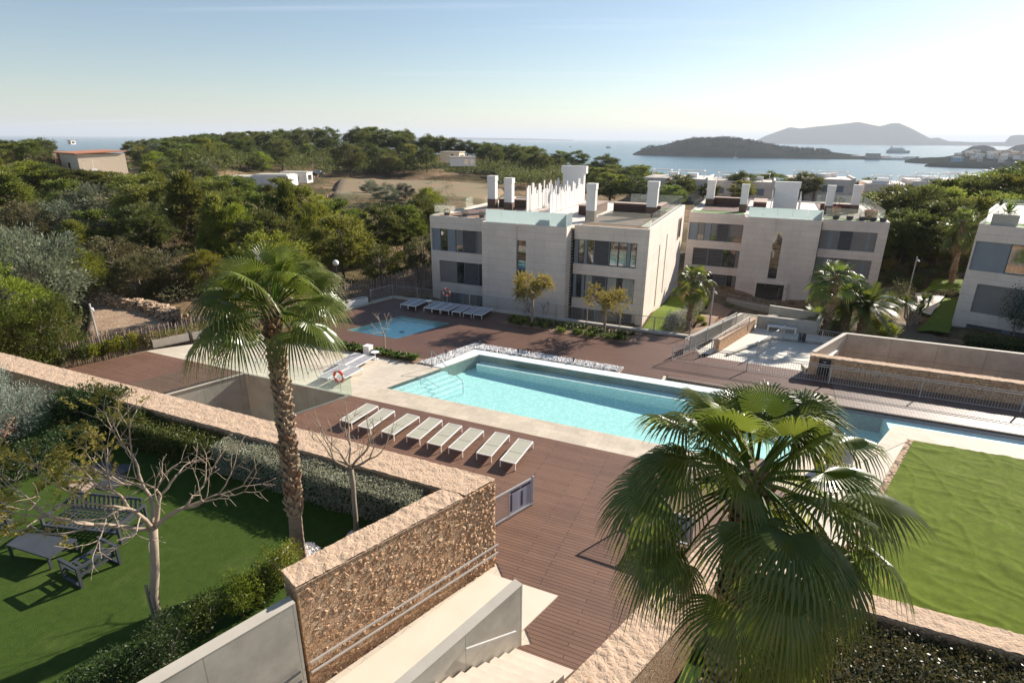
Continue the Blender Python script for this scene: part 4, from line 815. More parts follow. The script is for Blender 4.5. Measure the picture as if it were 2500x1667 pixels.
# black totem signs
def totem(label,u,v,z,w,h,rot=0):
    t=thing('sign',label,'sign',u,v,z,rot); b=MB(); b.box(0,w,-.03,0,0,h); b.build('board','black',t)
    b=MB(); cx,cz=w*.5,h*.82; s=w*.17
    for (pa) in ([(-1,.5),(-.2,.35),(.0,-.5),(-.25,-.6)],[(-.25,.5),(.15,.4),(.3,-.45),(.1,-.35)],[(.25,-.4),(.4,-.1),(1.05,.5),(.75,.5)],[(.15,.1),(.35,.5),(.5,.5),(.3,.0)]):
        b.add([(cx+x*s,-.034,cz+y*s) for x,y in pa],[(0,1,2,3)]); 
    b.box(w*.2,w*.66,-.036,-.031,h*.615,h*.63); b.box(w*.74,w*.86,-.036,-.031,h*.6,h*.612); b.build('emblem','sign_white',t)
totem('tall black sign with small white bird-like emblem on low rubble wall end',4.05,35.68,.02,.62,1.02); totem('small black sign with white emblem on the plaza railing by a palm',3.2,41.5,.1,.45,.62)
# white benches
for (u,v,w,l,rr) in ((1.25,43.75,1.9,'long white concrete bench against the plaza wall',0),(4.35,37.9,2.2,'white block bench on plaza next to the skewed concrete wall',R(70))):
    t=thing('bench',l,'bench',u,v,-.01,rr); b=MB(); b.box(0,w,-.45,0,.36,.45); b.build('seat','white',t)
    for x in (0,w-.1): b=MB(); b.box(x,x+.1,-.45,0,0,.36); b.build('leg','white',t)
# street lamps: slim pole with side spotlight, globe lamp
def lamp(label,u,v,z,h,tilt=0):
    t=thing('lamp_post',label,'lamp',u,v,z); b=MB(); b.tube((0,0,-.5),(0,0,h),.06,.055,10); b.build('pole','galv',t); b=MB(); b.box(.06,.2,-.06,.06,h-.3,h-.2); b.tube((.1,0,h-.28),(.28,0,h-.36),.05,.06,8); b.build('spotlight','white_metal',t); b=MB(); b.lathe([(.065,h),(.05,h+.04)],n=8); b.build('cap','galv',t)
lamp('slim pale lamp pole with side spotlight by left timber deck',-36.9,20.4,0,3.3); lamp('slim lamp pole with spotlight standing in garden bed beside ramp',-2.72,43.4,-.4,3.1); lamp('slim lamp pole at the left end of deck just above wall',-38.4,17.6,0,2.2)
lamp('tall slim pole in dark garden beyond second building',14.,66,-2.2,4.6)
t=thing('globe_lamp','white globe lamp on slim pole beyond the left palm crown','lamp',-32.5,37.5,-.5); b=MB(); b.tube((0,0,-.3),(0,0,3.3),.04,.035,8); b.build('pole','dark_metal',t); b=MB(); b.lathe([(.02+.24*math.sin(PI*i/10),3.3+.24*(1-math.cos(PI*i/10))) for i in range(11)],n=16); b.build('globe','white',t,True)
# small spike lights in pebbles
sp=thing('spike_light','x','garden light',0,0); b=MB(); b.lathe([(.05,0),(.05,.18),(.07,.2),(.07,.3)],n=8); b.build('body','dark_metal',sp)
for i,(u,v,l) in enumerate([(-17.4,29.5,'left of'),(-13.3,31.6,'behind middle of'),(-9.6,31.6,'at the far right of'),(-16.2,31.9,'at the corner of')]):
    o=sp if i==0 else dup(sp); place(o,u,v,.03); tag(o,'small dark spike light '+l+' the white pebble bed','garden light','spike lights in the pebbles')
# stake fence
def stake_fence(label,p,q,h,z,gap=.075,lean=.04):
    root=thing('stake_fence',label,'fence',p[0],p[1],z); l=math.dist(p,q); ang=(q[0]-p[0],q[1]-p[1]); b=MB(); k=0.
    while k<l:
        w=random.uniform(.018,.032); c=(ang[0]*k/l,ang[1]*k/l); hh=h*random.uniform(.86,1.06); lx=random.gauss(0,lean)
        b.tube((c[0]-lx/2,c[1],-.3),(c[0]+lx,c[1]+random.gauss(0,.02),hh),w,w*.8,5); k+=w*2+gap*random.random()
    b.build('stakes','fence_wood',root); b=MB()
    for zz in (.35,h*.75): b.tube((0,.0,zz),(ang[0],ang[1]+.0,zz),.01,n=4)
    b.build('wire','steel',root)
FN=[(-39.2,12.),(-36.9,19.5),(-34.9,24.7),(-31.9,34.),(-28.8,47.2)]; zf_=[0,0,-.1,-.4,-.7]
lab=['stake fence section at far left above the wall','stake fence section behind the slim lamp pole','stake fence section behind the left palm crown','tall stake fence section next to near apartment building']
for i in range(4): stake_fence('rustic grey-pink '+lab[i],FN[i],FN[i+1],[1.35,1.35,1.6,1.9][i],zf_[i])
# garden furniture in the sunken garden
Z=LZ+.005
def pt(x,y,h): return uv('s',x,y,LZ+h)
def slat_seat(name,label,cat,u,v,rot,w,dp,sh=.36,bh=.78,ah=.58,round_arm=False):
    """seat with x along the width, back at +y"""
    t=thing(name,label,cat,u,v,Z,rot); M='dark_metal'
    b=MB(); b.box(-w/2+.07,w/2-.07,-dp/2,-dp/2+.07,sh-.06,sh); b.box(-w/2+.07,w/2-.07,dp/2-.12,dp/2-.05,sh-.06,sh)
    n=int((w-.2)/.14)
    for i in range(n): x=-w/2+.12+i*(w-.24)/(n-1); b.box(x-.035,x+.035,-dp/2+.07,dp/2-.12,sh-.03,sh-.005)
    b.build('seat',M,t)
    b=MB(); b.box(-w/2+.07,w/2-.07,dp/2-.02,dp/2+.04,bh-.07,bh); 
    for i in range(n): x=-w/2+.12+i*(w-.24)/(n-1); b.add([(x-.035,dp/2-.1,sh),(x+.035,dp/2-.1,sh),(x+.035,dp/2,bh-.07),(x-.035,dp/2,bh-.07),(x-.035,dp/2-.08,sh),(x+.035,dp/2-.08,sh),(x+.035,dp/2+.02,bh-.07),(x-.035,dp/2+.02,bh-.07)],[(0,1,2,3),(7,6,5,4),(0,3,7,4),(1,5,6,2)])
    b.build('backrest',M,t)
    for s in (-1,1):
        x=s*(w/2-.035); b=MB(); b.box(x-.035,x+.035,-dp/2,dp/2+.04,ah-.07,ah); b.build('armrest',M,t)
        for y,hh in ((-dp/2+.035,ah-.07),(dp/2,bh if False else ah-.07)):
            b=MB(); b.box(x-.035,x+.035,y-.035,y+.035,0,hh); b.build('leg',M,t)
        b=MB(); b.box(x-.034,x+.034,-dp/2+.07,dp/2-.04,.0,.05); b.build('runner',M,t)
    return t
A=pt(700,485,.8); Bp=pt(1450,560,.8); ang=math.atan2(Bp[1]-A[1],Bp[0]-A[0]); w=math.dist(A,Bp); mx_,my_=(A[0]+Bp[0])/2,(A[1]+Bp[1])/2
slat_seat('garden_sofa','long dark grey slatted metal garden sofa under the bare tree','sofa',mx_+math.sin(ang)*.55,my_-math.cos(ang)*.55,ang,w,1.05,.36,.8,.6)
A=pt(780,1262,.62); Bp=pt(1160,1040,.62); ang=math.atan2(Bp[1]-A[1],Bp[0]-A[0]); w=math.dist(A,Bp)+.1; mx_,my_=(A[0]+Bp[0])/2,(A[1]+Bp[1])/2
slat_seat('garden_armchair','dark grey slatted metal armchair seen from behind on the lawn','armchair',mx_-math.sin(ang)*.42,my_+math.cos(ang)*.42,ang+PI,w,.8,.33,.62,.62)
A=pt(-90,800,.45); slat_seat('garden_armchair','dark grey metal armchair with rounded arm cut by left picture edge','armchair',A[0]-.3,A[1],R(60),1.0,.85,.34,.66,.6)
c4=[pt(60,1030,.38),pt(235,905,.38),pt(775,970,.38),pt(490,1165,.38)]
t=thing('garden_table','low dark grey metal garden table between sofa and armchairs','table',c4[3][0],c4[3][1],Z); q=[(p[0]-c4[3][0],p[1]-c4[3][1]) for p in c4]; b=MB(); b.prism(q,.34,.38); b.build('table_top','dark_metal',t)
cx_=sum(p[0] for p in q)/4; cy_=sum(p[1] for p in q)/4
for p in q: x=p[0]*.93+cx_*.07; y=p[1]*.93+cy_*.07; b=MB(); b.box(x-.03,x+.03,y-.03,y+.03,0,.34); b.build('leg','dark_metal',t)
# rattan chair, stepping stones
p=uv('t',40,850,LZ+.3); t=thing('rattan_chair','reddish brown rattan armchair with cushion at left picture edge','armchair',p[0]-.25,p[1]+.1,Z,R(20)); b=MB(); b.box(-.34,.34,-.3,.3,.36,.42); b.build('seat','rattan',t); b=MB(); b.box(-.3,.3,-.28,.25,.42,.5); b.build('cushion','cushion',t)
b=MB(); b.path([(-.34,-.3,.42),(-.36,-.1,.66),(-.34,.3,.85),(0,.36,.95),(.34,.3,.85),(.36,-.1,.66),(.34,-.3,.42)],.03,6); b.add([(-.3,.3,.42),(.3,.3,.42),(.3,.32,.85),(-.3,.32,.85)],[(0,1,2,3)]); b.build('backrest','rattan',t)
for x in (-.3,.3):
    for y in (-.27,.27): b=MB(); b.tube((x,y,0),(x,y,.36),.025,n=6); b.build('leg','rattan',t)
for i,(x,y,rr) in enumerate(((1130,410,.42),(1010,260,.4),(830,440,.0),(1210,275,.35))):
    p=pt(x,y,0); 
    if rr: b=MB(); b.lathe([(rr,0),(rr*1.02,.03),(rr*.9,.04)],n=12); solo(b,'stepping_stone','dark_metal',['round dark stepping stone nearest behind garden sofa','round dark stepping stone farther left behind garden sofa','','round dark stepping stone in shade behind garden sofa'][i],'stepping stone',p[0],p[1],LZ)
    else: b=MB(); b.box(-.4,.4,-.25,.25,0,.05); b.box(-.38,.38,-.23,.23,.05,.08); solo(b,'wooden_mat','tan_wood','flat pale square pad on the grass behind the sofa corner','mat',p[0],p[1],LZ)
# white pebble rings at trunks
for (u,v,r0,l) in ((-10.55,9.5,.62,'ring of white pebbles around the base of the tall left palm'),(-9.57,10.85,.36,'small ring of white pebbles around the slim bare tree')):
    b=MB(); poly=[(r0*math.cos(a*.3),r0*math.sin(a*.3)) for a in range(21)]; b.prism(poly,0,.015); pebbles(b,poly,int(900*r0*r0/.4),.035,.02); solo(b,'pebble_ring','white',l,'pebbles',u,v,LZ,kind='stuff')
# ================================================================ BUILDINGS
def window_row(root,x0,x1,y,z0,z1,items,seed=0):
    """items: list of (kind,width share); y = recessed plane, windows face -y"""
    tot=sum(w for _,w in items); x=x0
    for kind,w in items:
        a=x; e=x+(x1-x0)*w/tot; x=e; f=MB()
        if kind in('glass','half','curtain'):
            f.box(a,a+.06,y,y+.08,z0,z1); f.box(e-.06,e,y,y+.08,z0,z1); f.box(a+.06,e-.06,y,y+.08,z0,z0+.06); f.box(a+.06,e-.06,y,y+.08,z1-.06,z1); fr=f.build('window',"frame_dark",root)
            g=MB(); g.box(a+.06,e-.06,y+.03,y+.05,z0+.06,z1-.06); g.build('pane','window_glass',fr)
            if kind=='half': g=MB(); g.box(a+.07,e-.07,y+.0,y+.025,z0+.06+(z1-z0)*.28,z1-.06); g.build('blind','shade_fabric',fr)
            if kind=='curtain': g=MB(); n=10; vs=[(a+.1+(e-a-.2)*i/n,y+.015+.012*(i%2),z) for z in (z0+.08,z1-.08) for i in range(n+1)]; g.add(vs,[(i,i+1,n+2+i,n+1+i) for i in range(n)]); g.build('curtain','olive_cloth',fr)
        elif kind=='panel': f.box(a,e,y-.02,y+.06,z0,z1); f.build('metal_panel','grey_panel',root)
        elif kind=='shade': f.box(a+.03,e-.03,y,y+.05,z0+.03,z1-.02); p=f.build('roller_shade','shade_fabric',root); g=MB(); g.box(a,a+.03,y-.02,y+.06,z0,z1); g.build('guide','grey_panel',p); g=MB(); g.box(e-.03,e,y-.02,y+.06,z0,z1); g.build('guide','grey_panel',p)
        elif kind=='louvre':
            f.box(a,a+.05,y-.1,y+.04,z0,z1); f.box(e-.05,e,y-.1,y+.04,z0,z1); p=f.build('shutter','grey_panel',root); g=MB(); n=int((z1-z0)/.16)
            for i in range(n): z=z0+(z1-z0)*(i+.5)/n; g.add([(a+.05,y-.09,z-.045),(e-.05,y-.09,z-.045),(e-.05,y-.0,z+.05),(a+.05,y-.0,z+.05),(a+.05,y-.08,z-.06),(e-.05,y-.08,z-.06),(e-.05,y+.01,z+.035),(a+.05,y+.01,z+.035)],[(0,1,2,3),(7,6,5,4),(0,4,5,1),(3,2,6,7)])
            g.build('slats','louvre',p); h=MB(); h.box(a+.05,e-.05,y+.03,y+.05,z0,z1); h.build('backing','frame_dark',p)
simple('olive_cloth',(.34,.34,.31),None,.8)
ROWA1=[('panel',.7),('glass',.65),('panel',.7),('half',.65),('louvre',1.2),('shade',1.1)]
ROWA2=[('shade',1.5),('glass',.7),('louvre',1.3),('glass',.5),('shade',.4)]
ROWB1=[('panel',.35),('glass',.55),('panel',.25),('glass',.6),('louvre',1.35),('glass',.75),('glass',.75),('panel',.25),('glass',.55)]
ROWB2=[('panel',.3),('glass',.5),('panel',.25),('curtain',.8),('louvre',1.2),('curtain',1.),('glass',.4),('curtain',1.1)]
ROWB3=[('louvre',1.),('louvre',1.),('panel',.3),('shade',1.6),('louvre',1.2)]
ROWC1=[('shade',.8),('panel',.35),('shade',.6),('louvre',1.3),('shade',1.35),('panel',.2),('shade',.6)]
def apartment(label,u,v,zr,base,Dp=20.,mirror=False,extras='near',rowsL=None,rowsR=None,door=False,slot=(-1.4,-6.4),bare=False):
    """front at local y=0, x 0..20.2; roof level z=0"""
    root=thing('apartment_building',label,'building',u,v,zr)
    q=lambda *a: a
    XL,XC,XG,XR=6.1,13.8,13.98,20.2; zb=base
    b=MB(); b.box(.0,XL,.3,Dp,zb,-.12); b.box(XL,XC,.0,Dp,zb,-.121); b.box(XG,XR-.9,.3,Dp,zb,-.12); b.box(XC,XG,1.5,Dp,zb,-.122); b.box(XR-.9,XR,.3,Dp,zb,-.119)
    # frontal bands
    for (x0,x1) in ((0,XL-.01),(XG,XR)):
        b.box(x0,x1,0,.29,-1.15,0.); b.box(x0,x1,0,.29,-4.1,-3.2); b.box(x0,x1,0,.29,-7.07,-6.17)
    b.box(0,.12,0,.29,-3.2,-1.15); b.box(0,.85,0,.29,-6.17,-4.1); b.box(0,.85,0,.29,zb,-7.07); b.box(XR-.9,XR,0,.29,-3.2,-1.15); b.box(XR-.9,XR,0,.29,-6.17,-4.1); b.box(XR-.6 if not door else XR-.9,XR,0,.29,zb,-7.07)
    # centre tower: two slabs with a slot
    s0,s1=9.35,10.25
    b.box(XL,s0,-1.5,-.0,zb,-.02); b.box(s1,XC,-1.5,-.0,zb,-.02); b.box(s0,s1,-1.35,-.2,slot[0],-.03); 
    if not door: b.box(s0,s1,-1.35,-.2,zb,slot[1]-.0)
    else: b.box(s0,s1,-1.35,-.2,-7.2,slot[1])
    # parapets
    b.box(XR-.22,XR,.29,Dp,-.119,.02); b.box(0,.22,.29,Dp,-.118,.02); b.box(.22,XR-.22,Dp-.22,Dp,-.117,.02)
    b.build('wall','facade',root)
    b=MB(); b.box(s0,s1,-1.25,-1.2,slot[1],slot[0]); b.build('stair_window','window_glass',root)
    for z in (-3.4,-5.2): g=MB(); g.box(s0,s1,-1.28,-1.22,z,z+.06); g.build('transom','frame_dark',root)
    rL=rowsL or (ROWA1,ROWA2,ROWB3); rR=rowsR or (ROWB1,ROWB2,ROWB3)
    window_row(root,.14,XL-.03,.16,-3.2,-1.15,rL[0]); window_row(root,.87,XL-.03,.16,-6.17,-4.1,rL[1]); window_row(root,.87,XL-.03,.16,-9.1,-7.07,rL[2])
    window_row(root,XG+.02,XR-.93,.16,-3.2,-1.15,rR[0]); window_row(root,XG+.02,XR-.93,.16,-6.17,-4.1,rR[1]); window_row(root,XG+.02,XR-.93,.16,-9.1,-7.07,rR[2])
    # dark joint between tower and right block with vertical louvre edge
    b=MB()
    for k in range(34): z=-.3-.26*k; b.box(XC-.04,XC+.16,-.25,.25,z-.1,z)
    b.build('joint_louvre','frame_dark',root)
    # side face details (right)
    b=MB(); b.box(XR-.02,XR+.012,5.3,5.55,-7.6,-2.); b.box(XR-.02,XR+.012,9.,9.25,-7.2,-1.6); b.build('slot_window','frame_dark',root)
    b=MB(); 
    for (y0,z0,z1) in ((5.3,-7.6,-2.),(9.,-7.2,-1.6)):
        z=z0
        while z<z1: b.box(XR+.012,XR+.06,y0,y0+.25,z,z+.08); z+=.2
    b.build('slot_louvre','tan_wood',root)
    b=MB(); b.box(XR-.02,XR+.014,16.2,17.8,-3.1,-1.1); b.build('side_window','window_glass',root); b=MB(); b.box(XR+.0,XR+.07,16.,16.2,-3.2,-1.); b.box(XR,XR+.07,17.8,18.,-3.2,-1.); b.box(XR,XR+.07,16.2,17.8,-3.2,-3.1); b.box(XR,XR+.07,16.2,17.8,-1.1,-1.); b.build('side_frame','tan_wood',root)
    if door:
        f=MB(); f.box(8.1,8.35,-1.8,-1.5,zb,-7.05); f.box(11.2,11.55,-1.8,-1.5,zb,-7.05); f.box(8.35,11.2,-1.8,-1.5,-7.25,-7.05); f.build('entrance_frame','facade',root); f=MB(); f.box(8.35,11.2,-1.56,-1.51,zb,-7.25); d_=f.build('door','window_glass',root); f=MB(); f.box(10.7,10.74,-1.62,-1.57,-8.8,-7.6); f.build('handle','steel',d_)
        f=MB(); 
        for k in (11.32,11.42): f.box(k,k+.035,-1.81,-1.8,-7.75,-7.5)
        f.build('house_number','frame_dark',root)
    # roof: decking, borders, planters, chimneys, benches
    b=MB(); b.box(.9,5.9,3.,Dp-1,-.119,-.06); b.box(XG+.2,XR-1.2,2.2,Dp-1,-.119,-.06); b.build('roof_decking','roof_deck',root)
    b=MB(); b.box(.22,5.9,.3,2.9,-.118,-.08); b.box(XG+.2,XR-.3,.3,2.1,-.118,-.08); b.build('roof_gravel','soil' if extras=='near' else 'turf_strip',root)
    for (x,y,w) in () if bare else ((2.2,8.9,.85),(5.1,6.6,.8),(14.3,3.6,.8),(18.6,8.9,.95)):
        if mirror: x=20.2-x-.3
        c=MB(); c.box(x-w/2,x+w/2,y-.32,y+.32,.82,3.0); c.box(x-w/2-.04,x+w/2+.04,y-.36,y+.36,2.62,3.12); ch=c.build('chimney','white',root); c=MB(); c.box(x-w/2-.02,x+w/2+.02,y-.34,y+.34,-.06,.82); c.build('chimney_base','brown_wood',ch)
    for (x0,x1,y0,y1,h) in () if bare else ((2.6,6.,9.6,10.6,.75),(14.9,18.4,9.2,10.2,.95),(12.1,13.6,7.,12.,.8),(18.9,19.4,9.,12.5,.9)):
        if mirror: x0,x1=20.2-x1,20.2-x0
        c=MB(); c.box(x0,x1,y0,y1,-.06,h); p=c.build('timber_box','brown_wood',root); c=MB(); 
        c.box(x0-.05,x1+.05,y0-.05,y1+.05,h,h+.05); c.build('box_top','tan_wood',p)
        c=MB()
        for k in range(int(h/.14)): c.box(x0,x1,y0-.03,y0,.0+.14*k,.1+.14*k)
        c.build('cladding','brown_dark',p)
    # white stair enclosure with uneven vertical slats
    c=MB(); rd=random.Random(5)
    if bare: pass
    elif extras=='near':
        for x in (6.9,9.3):
            y=6.6
            while y<17.3:
                h=rd.uniform(1.5,2.7); c.box(x,x+.09,y,y+.2,-.05,h); y+=.27 if rd.random()<.8 else .42
        c.box(6.9,9.35,17.4,18.,-.05,3.1); c.box(6.7,9.6,17.35,18.05,3.1,3.9)
        c.build('stair_screen','white',root)
    else:
        c.box(8.8,11.4,5.6,6.2,-.05,2.7); c.box(8.7,11.5,5.5,6.3,2.7,3.4)
        for x in (8.55,11.55):
            y=2.6
            while y<5.4: h=rd.uniform(1.4,2.5); c.box(x,x+.09,y,y+.2,-.05,h); y+=.27
        c.build('stair_screen','white',root)
    # glass: frosted front of tower, clear side balustrades
    for k in range(5): x0=XL+.35+k*1.47; c=MB(); c.box(x0,x0+1.45,-1.42,-1.4,-.02,1.05); c.build('frosted_pane','glass_frost',root)
    c=MB(); c.box(XC-.1,XC-.08,-1.38,.1,-.02,1.0); c.build('frosted_pane','glass_frost',root)
    for (x0,x1,y0,y1) in ((XG+.3,XR-.4,2.12,2.14),(XR-.32,XR-.30,2.2,9.),(XR-.32,XR-.30,9.1,Dp-.4),(XG+.3,XR-.4,Dp-.42,Dp-.4),(.3,.32,.4,8.),(.34,3.,Dp-9,Dp-8.98)):
        c=MB(); c.box(x0,x1,y0,y1,-.05,1.0); c.build('glass_pane','glass_hazy',root)
    return root
def roof_plant(label,u,v,z,kind='bush',s=1.):
    t=thing('potted_plant',label,'potted plant',u,v,z); b=MB(); b.lathe([(.22*s,0),(.3*s,.35*s),(.32*s,.4*s),(.27*s,.4*s),(.25*s,.34*s)],n=10); b.build('pot','terracotta' if 'terracotta' in label else 'dark_metal',t); b=MB()
    if kind=='bush': leafblob(b,(0,0,.55*s),(.38*s,.38*s,.3*s),220,.08)
    elif kind=='yucca': rosette(b,(0,0,.5*s),80,.85*s,.06,0,-.1,1.5,.1)
    else:
        b.tube((0,0,.3),(.05,0,1.),.05,n=6,mi=1); b.tube((.05,0,.95),(-.25,0,1.3),.035,n=5,mi=1); b.tube((.05,0,.95),(.35,.1,1.35),.035,n=5,mi=1)
        for c in ((-.35,0,1.55),(.4,.1,1.6),(.05,.1,1.75)): leafblob(b,c,(.45,.4,.25),160,.09)
    b.build('plant',['olive_leaf' if kind=='tree' else ('tuft_green' if kind=='yucca' else 'scrub_leaf'),'bark_grey'],t)
apartment('near white stone apartment building with white slatted roof screens behind the pools',-28.4,46.05,6.25,-9.6)
apartment('second pale apartment building with dark entrance door beyond the plaza ramp',-8.2,70.9,5.0,-9.6,mirror=True,extras='b',rowsR=(ROWC1,ROWC1,ROWC1),rowsL=([('panel',.7),('half',.6),('panel',.5),('half',.5),('louvre',1.),('half',1.1)],[('louvre',1.2),('louvre',1.2),('glass',.5),('glass',.5),('shade',.3)],ROWA2),door=True,slot=(-1.5,-6.7))
r3=apartment('right hand pale apartment building cut by the right picture edge',15.2,55.4,7.0,-9.4,extras='b',rowsL=([('panel',1.7),('glass',1.),('panel',1.6),('glass',1.)],[('shade',1.9),('panel',.4),('shade',1.9)],[('louvre',1.5),('panel',.3),('louvre',2.)]),rowsR=(ROWC1,ROWC1,ROWC1),bare=True); r3.rotation_euler=(0,0,ROT-CANG); r3.scale=(1.11,1.11,1.11)
for i,(x,l) in enumerate([(1.5,'leftmost'),(3.4,'second'),(5.1,'third')]): roof_plant('dark trough plant with dry tufts at roof edge of near building, '+l+' from left',-28.4+x,46.6,6.15,'bush',.85)
for i,x in enumerate([15.6,16.9,18.1,19.1,20.0]): roof_plant(['leftmost','second','third','fourth','fifth'][i]+' low dark pot plant along roof edge of second building',-8.2+x-.4,71.5,4.9,'bush',1.15)
roof_plant('small olive tree in terracotta pot on roof terrace of second building',10.6,74.5,4.9,'tree',2.3); roof_plant('grey green roundish olive in terracotta pot on roof terrace by the glass',7.4,77.5,4.9,'tree',1.9)
def on3(x,y): c_,s_=math.cos(-CANG),math.sin(-CANG); return 15.2+1.11*(x*c_-y*s_),55.4+1.11*(x*s_+y*c_)
t=thing('planter','left pale concrete box planter on roof corner of right building','planter',*on3(1.3,.7),6.9,-CANG); b=MB(); b.box(-.8,.8,-.3,.3,0,.9); b.build('trough','concrete',t); b=MB(); leafblob(b,(0,0,1.),(.7,.3,.25),300,.09); b.build('plants','olive_leaf',t)
t=thing('planter','right pale concrete box planter on roof edge of right building','planter',*on3(3.4,.7),6.9,-CANG); b=MB(); b.box(-.8,.8,-.3,.3,0,.9); b.build('trough','concrete',t); b=MB(); leafblob(b,(0,0,1.),(.7,.3,.25),300,.09); b.build('plants','olive_leaf',t)
roof_plant('spiky bright green yucca on roof corner of right building',*on3(1.3,2.2),6.9,'yucca',1.7); roof_plant('higher spiky yucca on roof of right building near picture edge',*on3(3.2,6.),7.2,'yucca',1.8)
# ---- villas towards the bay: white blocks with roof terraces
def villa(name,label,X,Y,zr,w,dp,hh,sp,cat='building',group=None,rot=None,mat='facade',win=True):
    t=bpy.data.objects.new(name,None); COL.objects.link(t); t.location=(X,Y,zr); t.rotation_euler=(0,0,ROT if rot is None else rot); tag(t,label,cat,group); rd=random.Random(sp)
    b=MB(); b.box(0,w*.42,.3,dp,-hh,0); b.box(w*.42,w*.46,2.5,dp,-hh,-.3); b.box(w*.46,w*.97,0,dp,-hh,-.01); b.box(w*.97,w,-.3,dp,-hh,.5); b.build('wall','facade',t)
    if win:
        for (x0,x1,y,z0,z1) in ((w*.1,w*.24,.22,-3.6,-2.),(w*.1,w*.3,.22,-6.4,-4.8),(w*.55,w*.85,-.08,-3.8,-1.9),(w*.55,w*.78,-.08,-6.6,-4.9)):
            if -z0>hh: continue
            f=MB(); f.box(x0,x1,y,y+.1,z0,z1); p=f.build('window','grey_panel',t); f=MB(); f.box(x0+(x1-x0)*.3,x0+(x1-x0)*.65,y-.03,y,z0+.1,z1-.1); f.build('pane','window_glass',p)
    for k in range(3):
        x=rd.uniform(.05,.7)*w; y=rd.uniform(2,dp-5); ww=rd.uniform(2,4.5); b=MB(); b.box(x,x+ww,y,y+rd.uniform(1.5,3),-.01,rd.uniform(.7,1.5)); b.build('roof_box','white',t)
    x=w*.15; b=MB()
    for (x0,x1) in ((w*.1,w*.38),(w*.5,w*.9)):
        y0,y1=5.,8.5
        for px_,py_ in ((x0,y0),(x1,y0),(x0,y1),(x1,y1)): b.box(px_-.08,px_+.08,py_-.08,py_+.08,-.01,1.9)
        b.box(x0-.2,x1+.2,y0-.2,y0+.1,1.9,2.05); b.box(x0-.2,x1+.2,y1-.1,y1+.2,1.9,2.05); b.box(x0-.2,x0+.1,y0+.1,y1-.1,1.9,2.05); b.box(x1-.1,x1+.2,y0+.1,y1-.1,1.9,2.05)
    b.build('pergola','white',t); return t
VL=[(362,285,2.6,18,'leftmost white terraced villa far behind the near building, with lit right wall'),(712,300,1.6,18,'low white villa second from left between dark pines above second building'),(1115,288,1.8,19,'large white villa with grey blinds and roof pergolas against the bay'),(1535,318,1.2,17,'pale villa right of the large pergola villa, partly behind pines'),(1775,305,2.2,14,'white villa with long flat pergola and hedge plants against water'),(1955,302,2.2,12,'rightmost white villa mostly hidden by the right hand pines')]
for i,(x,y,z,w,l) in enumerate(VL):
    X,Y=at('l',x,y,z); villa('villa',l,X,Y,z,w,18,11,i,'villa')
# left side houses
X,Y=at('a',380,262,9.6)
t=bpy.data.objects.new('house',None); COL.objects.link(t); t.location=(X,Y,9.6); t.rotation_euler=(0,0,R(-38)); tag(t,'cream house with tiled roof edge and red wall strip among pines at left','house')
b=MB(); b.box(0,12,0,8,-9,0); b.box(-2.5,0,1.5,6,-9,-.3); b.build('wall','render_cream',t); b=MB(); b.add([(-.5,-.4,0),(12.4,-.4,0),(12.4,8.4,.4),(-.5,8.4,.4),(-.5,-.4,.16),(12.4,-.4,.16),(12.4,8.4,.56),(-.5,8.4,.56)],[(3,2,1,0),(4,5,6,7),(0,1,5,4),(1,2,6,5),(2,3,7,6),(3,0,4,7)]); b.build('roof','terracotta',t); b=MB(); b.box(1.,1.9,-.15,0,-5,-.05); b.build('red_pillar','red_wall',t); b=MB(); b.box(6,7.2,-.05,0,-3,-1.6); b.build('window','window_glass',t)
b=MB(); b.box(13.5,16.5,-1,4,-9,-3.6); b.build('annex','render_cream',t); b=MB(); b.box(14,15,1,2,-3.6,-2.6); b.tube((14.5,1.5,-2.6),(14.5,1.5,-1.),.05); b.tube((13.8,.2,-3.6),(13.8,.2,-1.2),.04); b.tube((13.8,.2,-1.2),(14.9,.2,-1.2),.04); b.build('roof_tank','white',t)
def hut(label,c,x,y,z,w,d,h,rot,mat='white',name='house',open_=False):
    X,Y=at(c,x,y,z); t=bpy.data.objects.new(name,None); COL.objects.link(t); t.location=(X,Y,z); t.rotation_euler=(0,0,rot); tag(t,label,'house'); b=MB(); b.box(0,w,0,d,-h,0); b.build('wall',mat,t); b=MB(); b.box(-.2,w+.2,-.2,d+.2,0,.2); b.build('roof','concrete',t); b=MB(); b.box(w*.55,w*.7,-.06,0,-h*.8,-h*.2); b.box(w*.8,w*.93,-.06,0,-h*.75,-h*.25); b.box(w,w+.05,d*.2,d*.8,-h*.75,-h*.25); b.build('window','window_glass',t); return t
t=hut('long white flat roofed house under construction behind the left woods','k',560,208,2.2,14,9,2.6,R(2)); b=MB(); b.box(9,19,-3,5,-2.4,.7); b.build('wall','white',t); b=MB(); b.box(9.5,18.5,-2.5,4.5,.7,.95); b.build('roof','concrete',t); b=MB(); b.box(16,18.2,-3.08,-3,-1.6,.4); b.build('window','brown_dark',t)
hut('small white cabin on the far field edge','k',1115,160,3.,8,4,3,R(-6)); hut('small white and pink houses among pines on the ridge','v',1012,350,9.5,5,4,2.5,R(-15),'render_cream'); hut('low white house with dark roof right of ridge houses','v',1035,362,8.5,6,4,2,R(10)); hut('tiny white house at top left among tree crowns','a',460,178,10.,2.5,2.5,2,R(-20)); hut('beige old stone house half hidden in the dark pines','a',1560,232,8.,11,6,5,R(5),'render_cream')
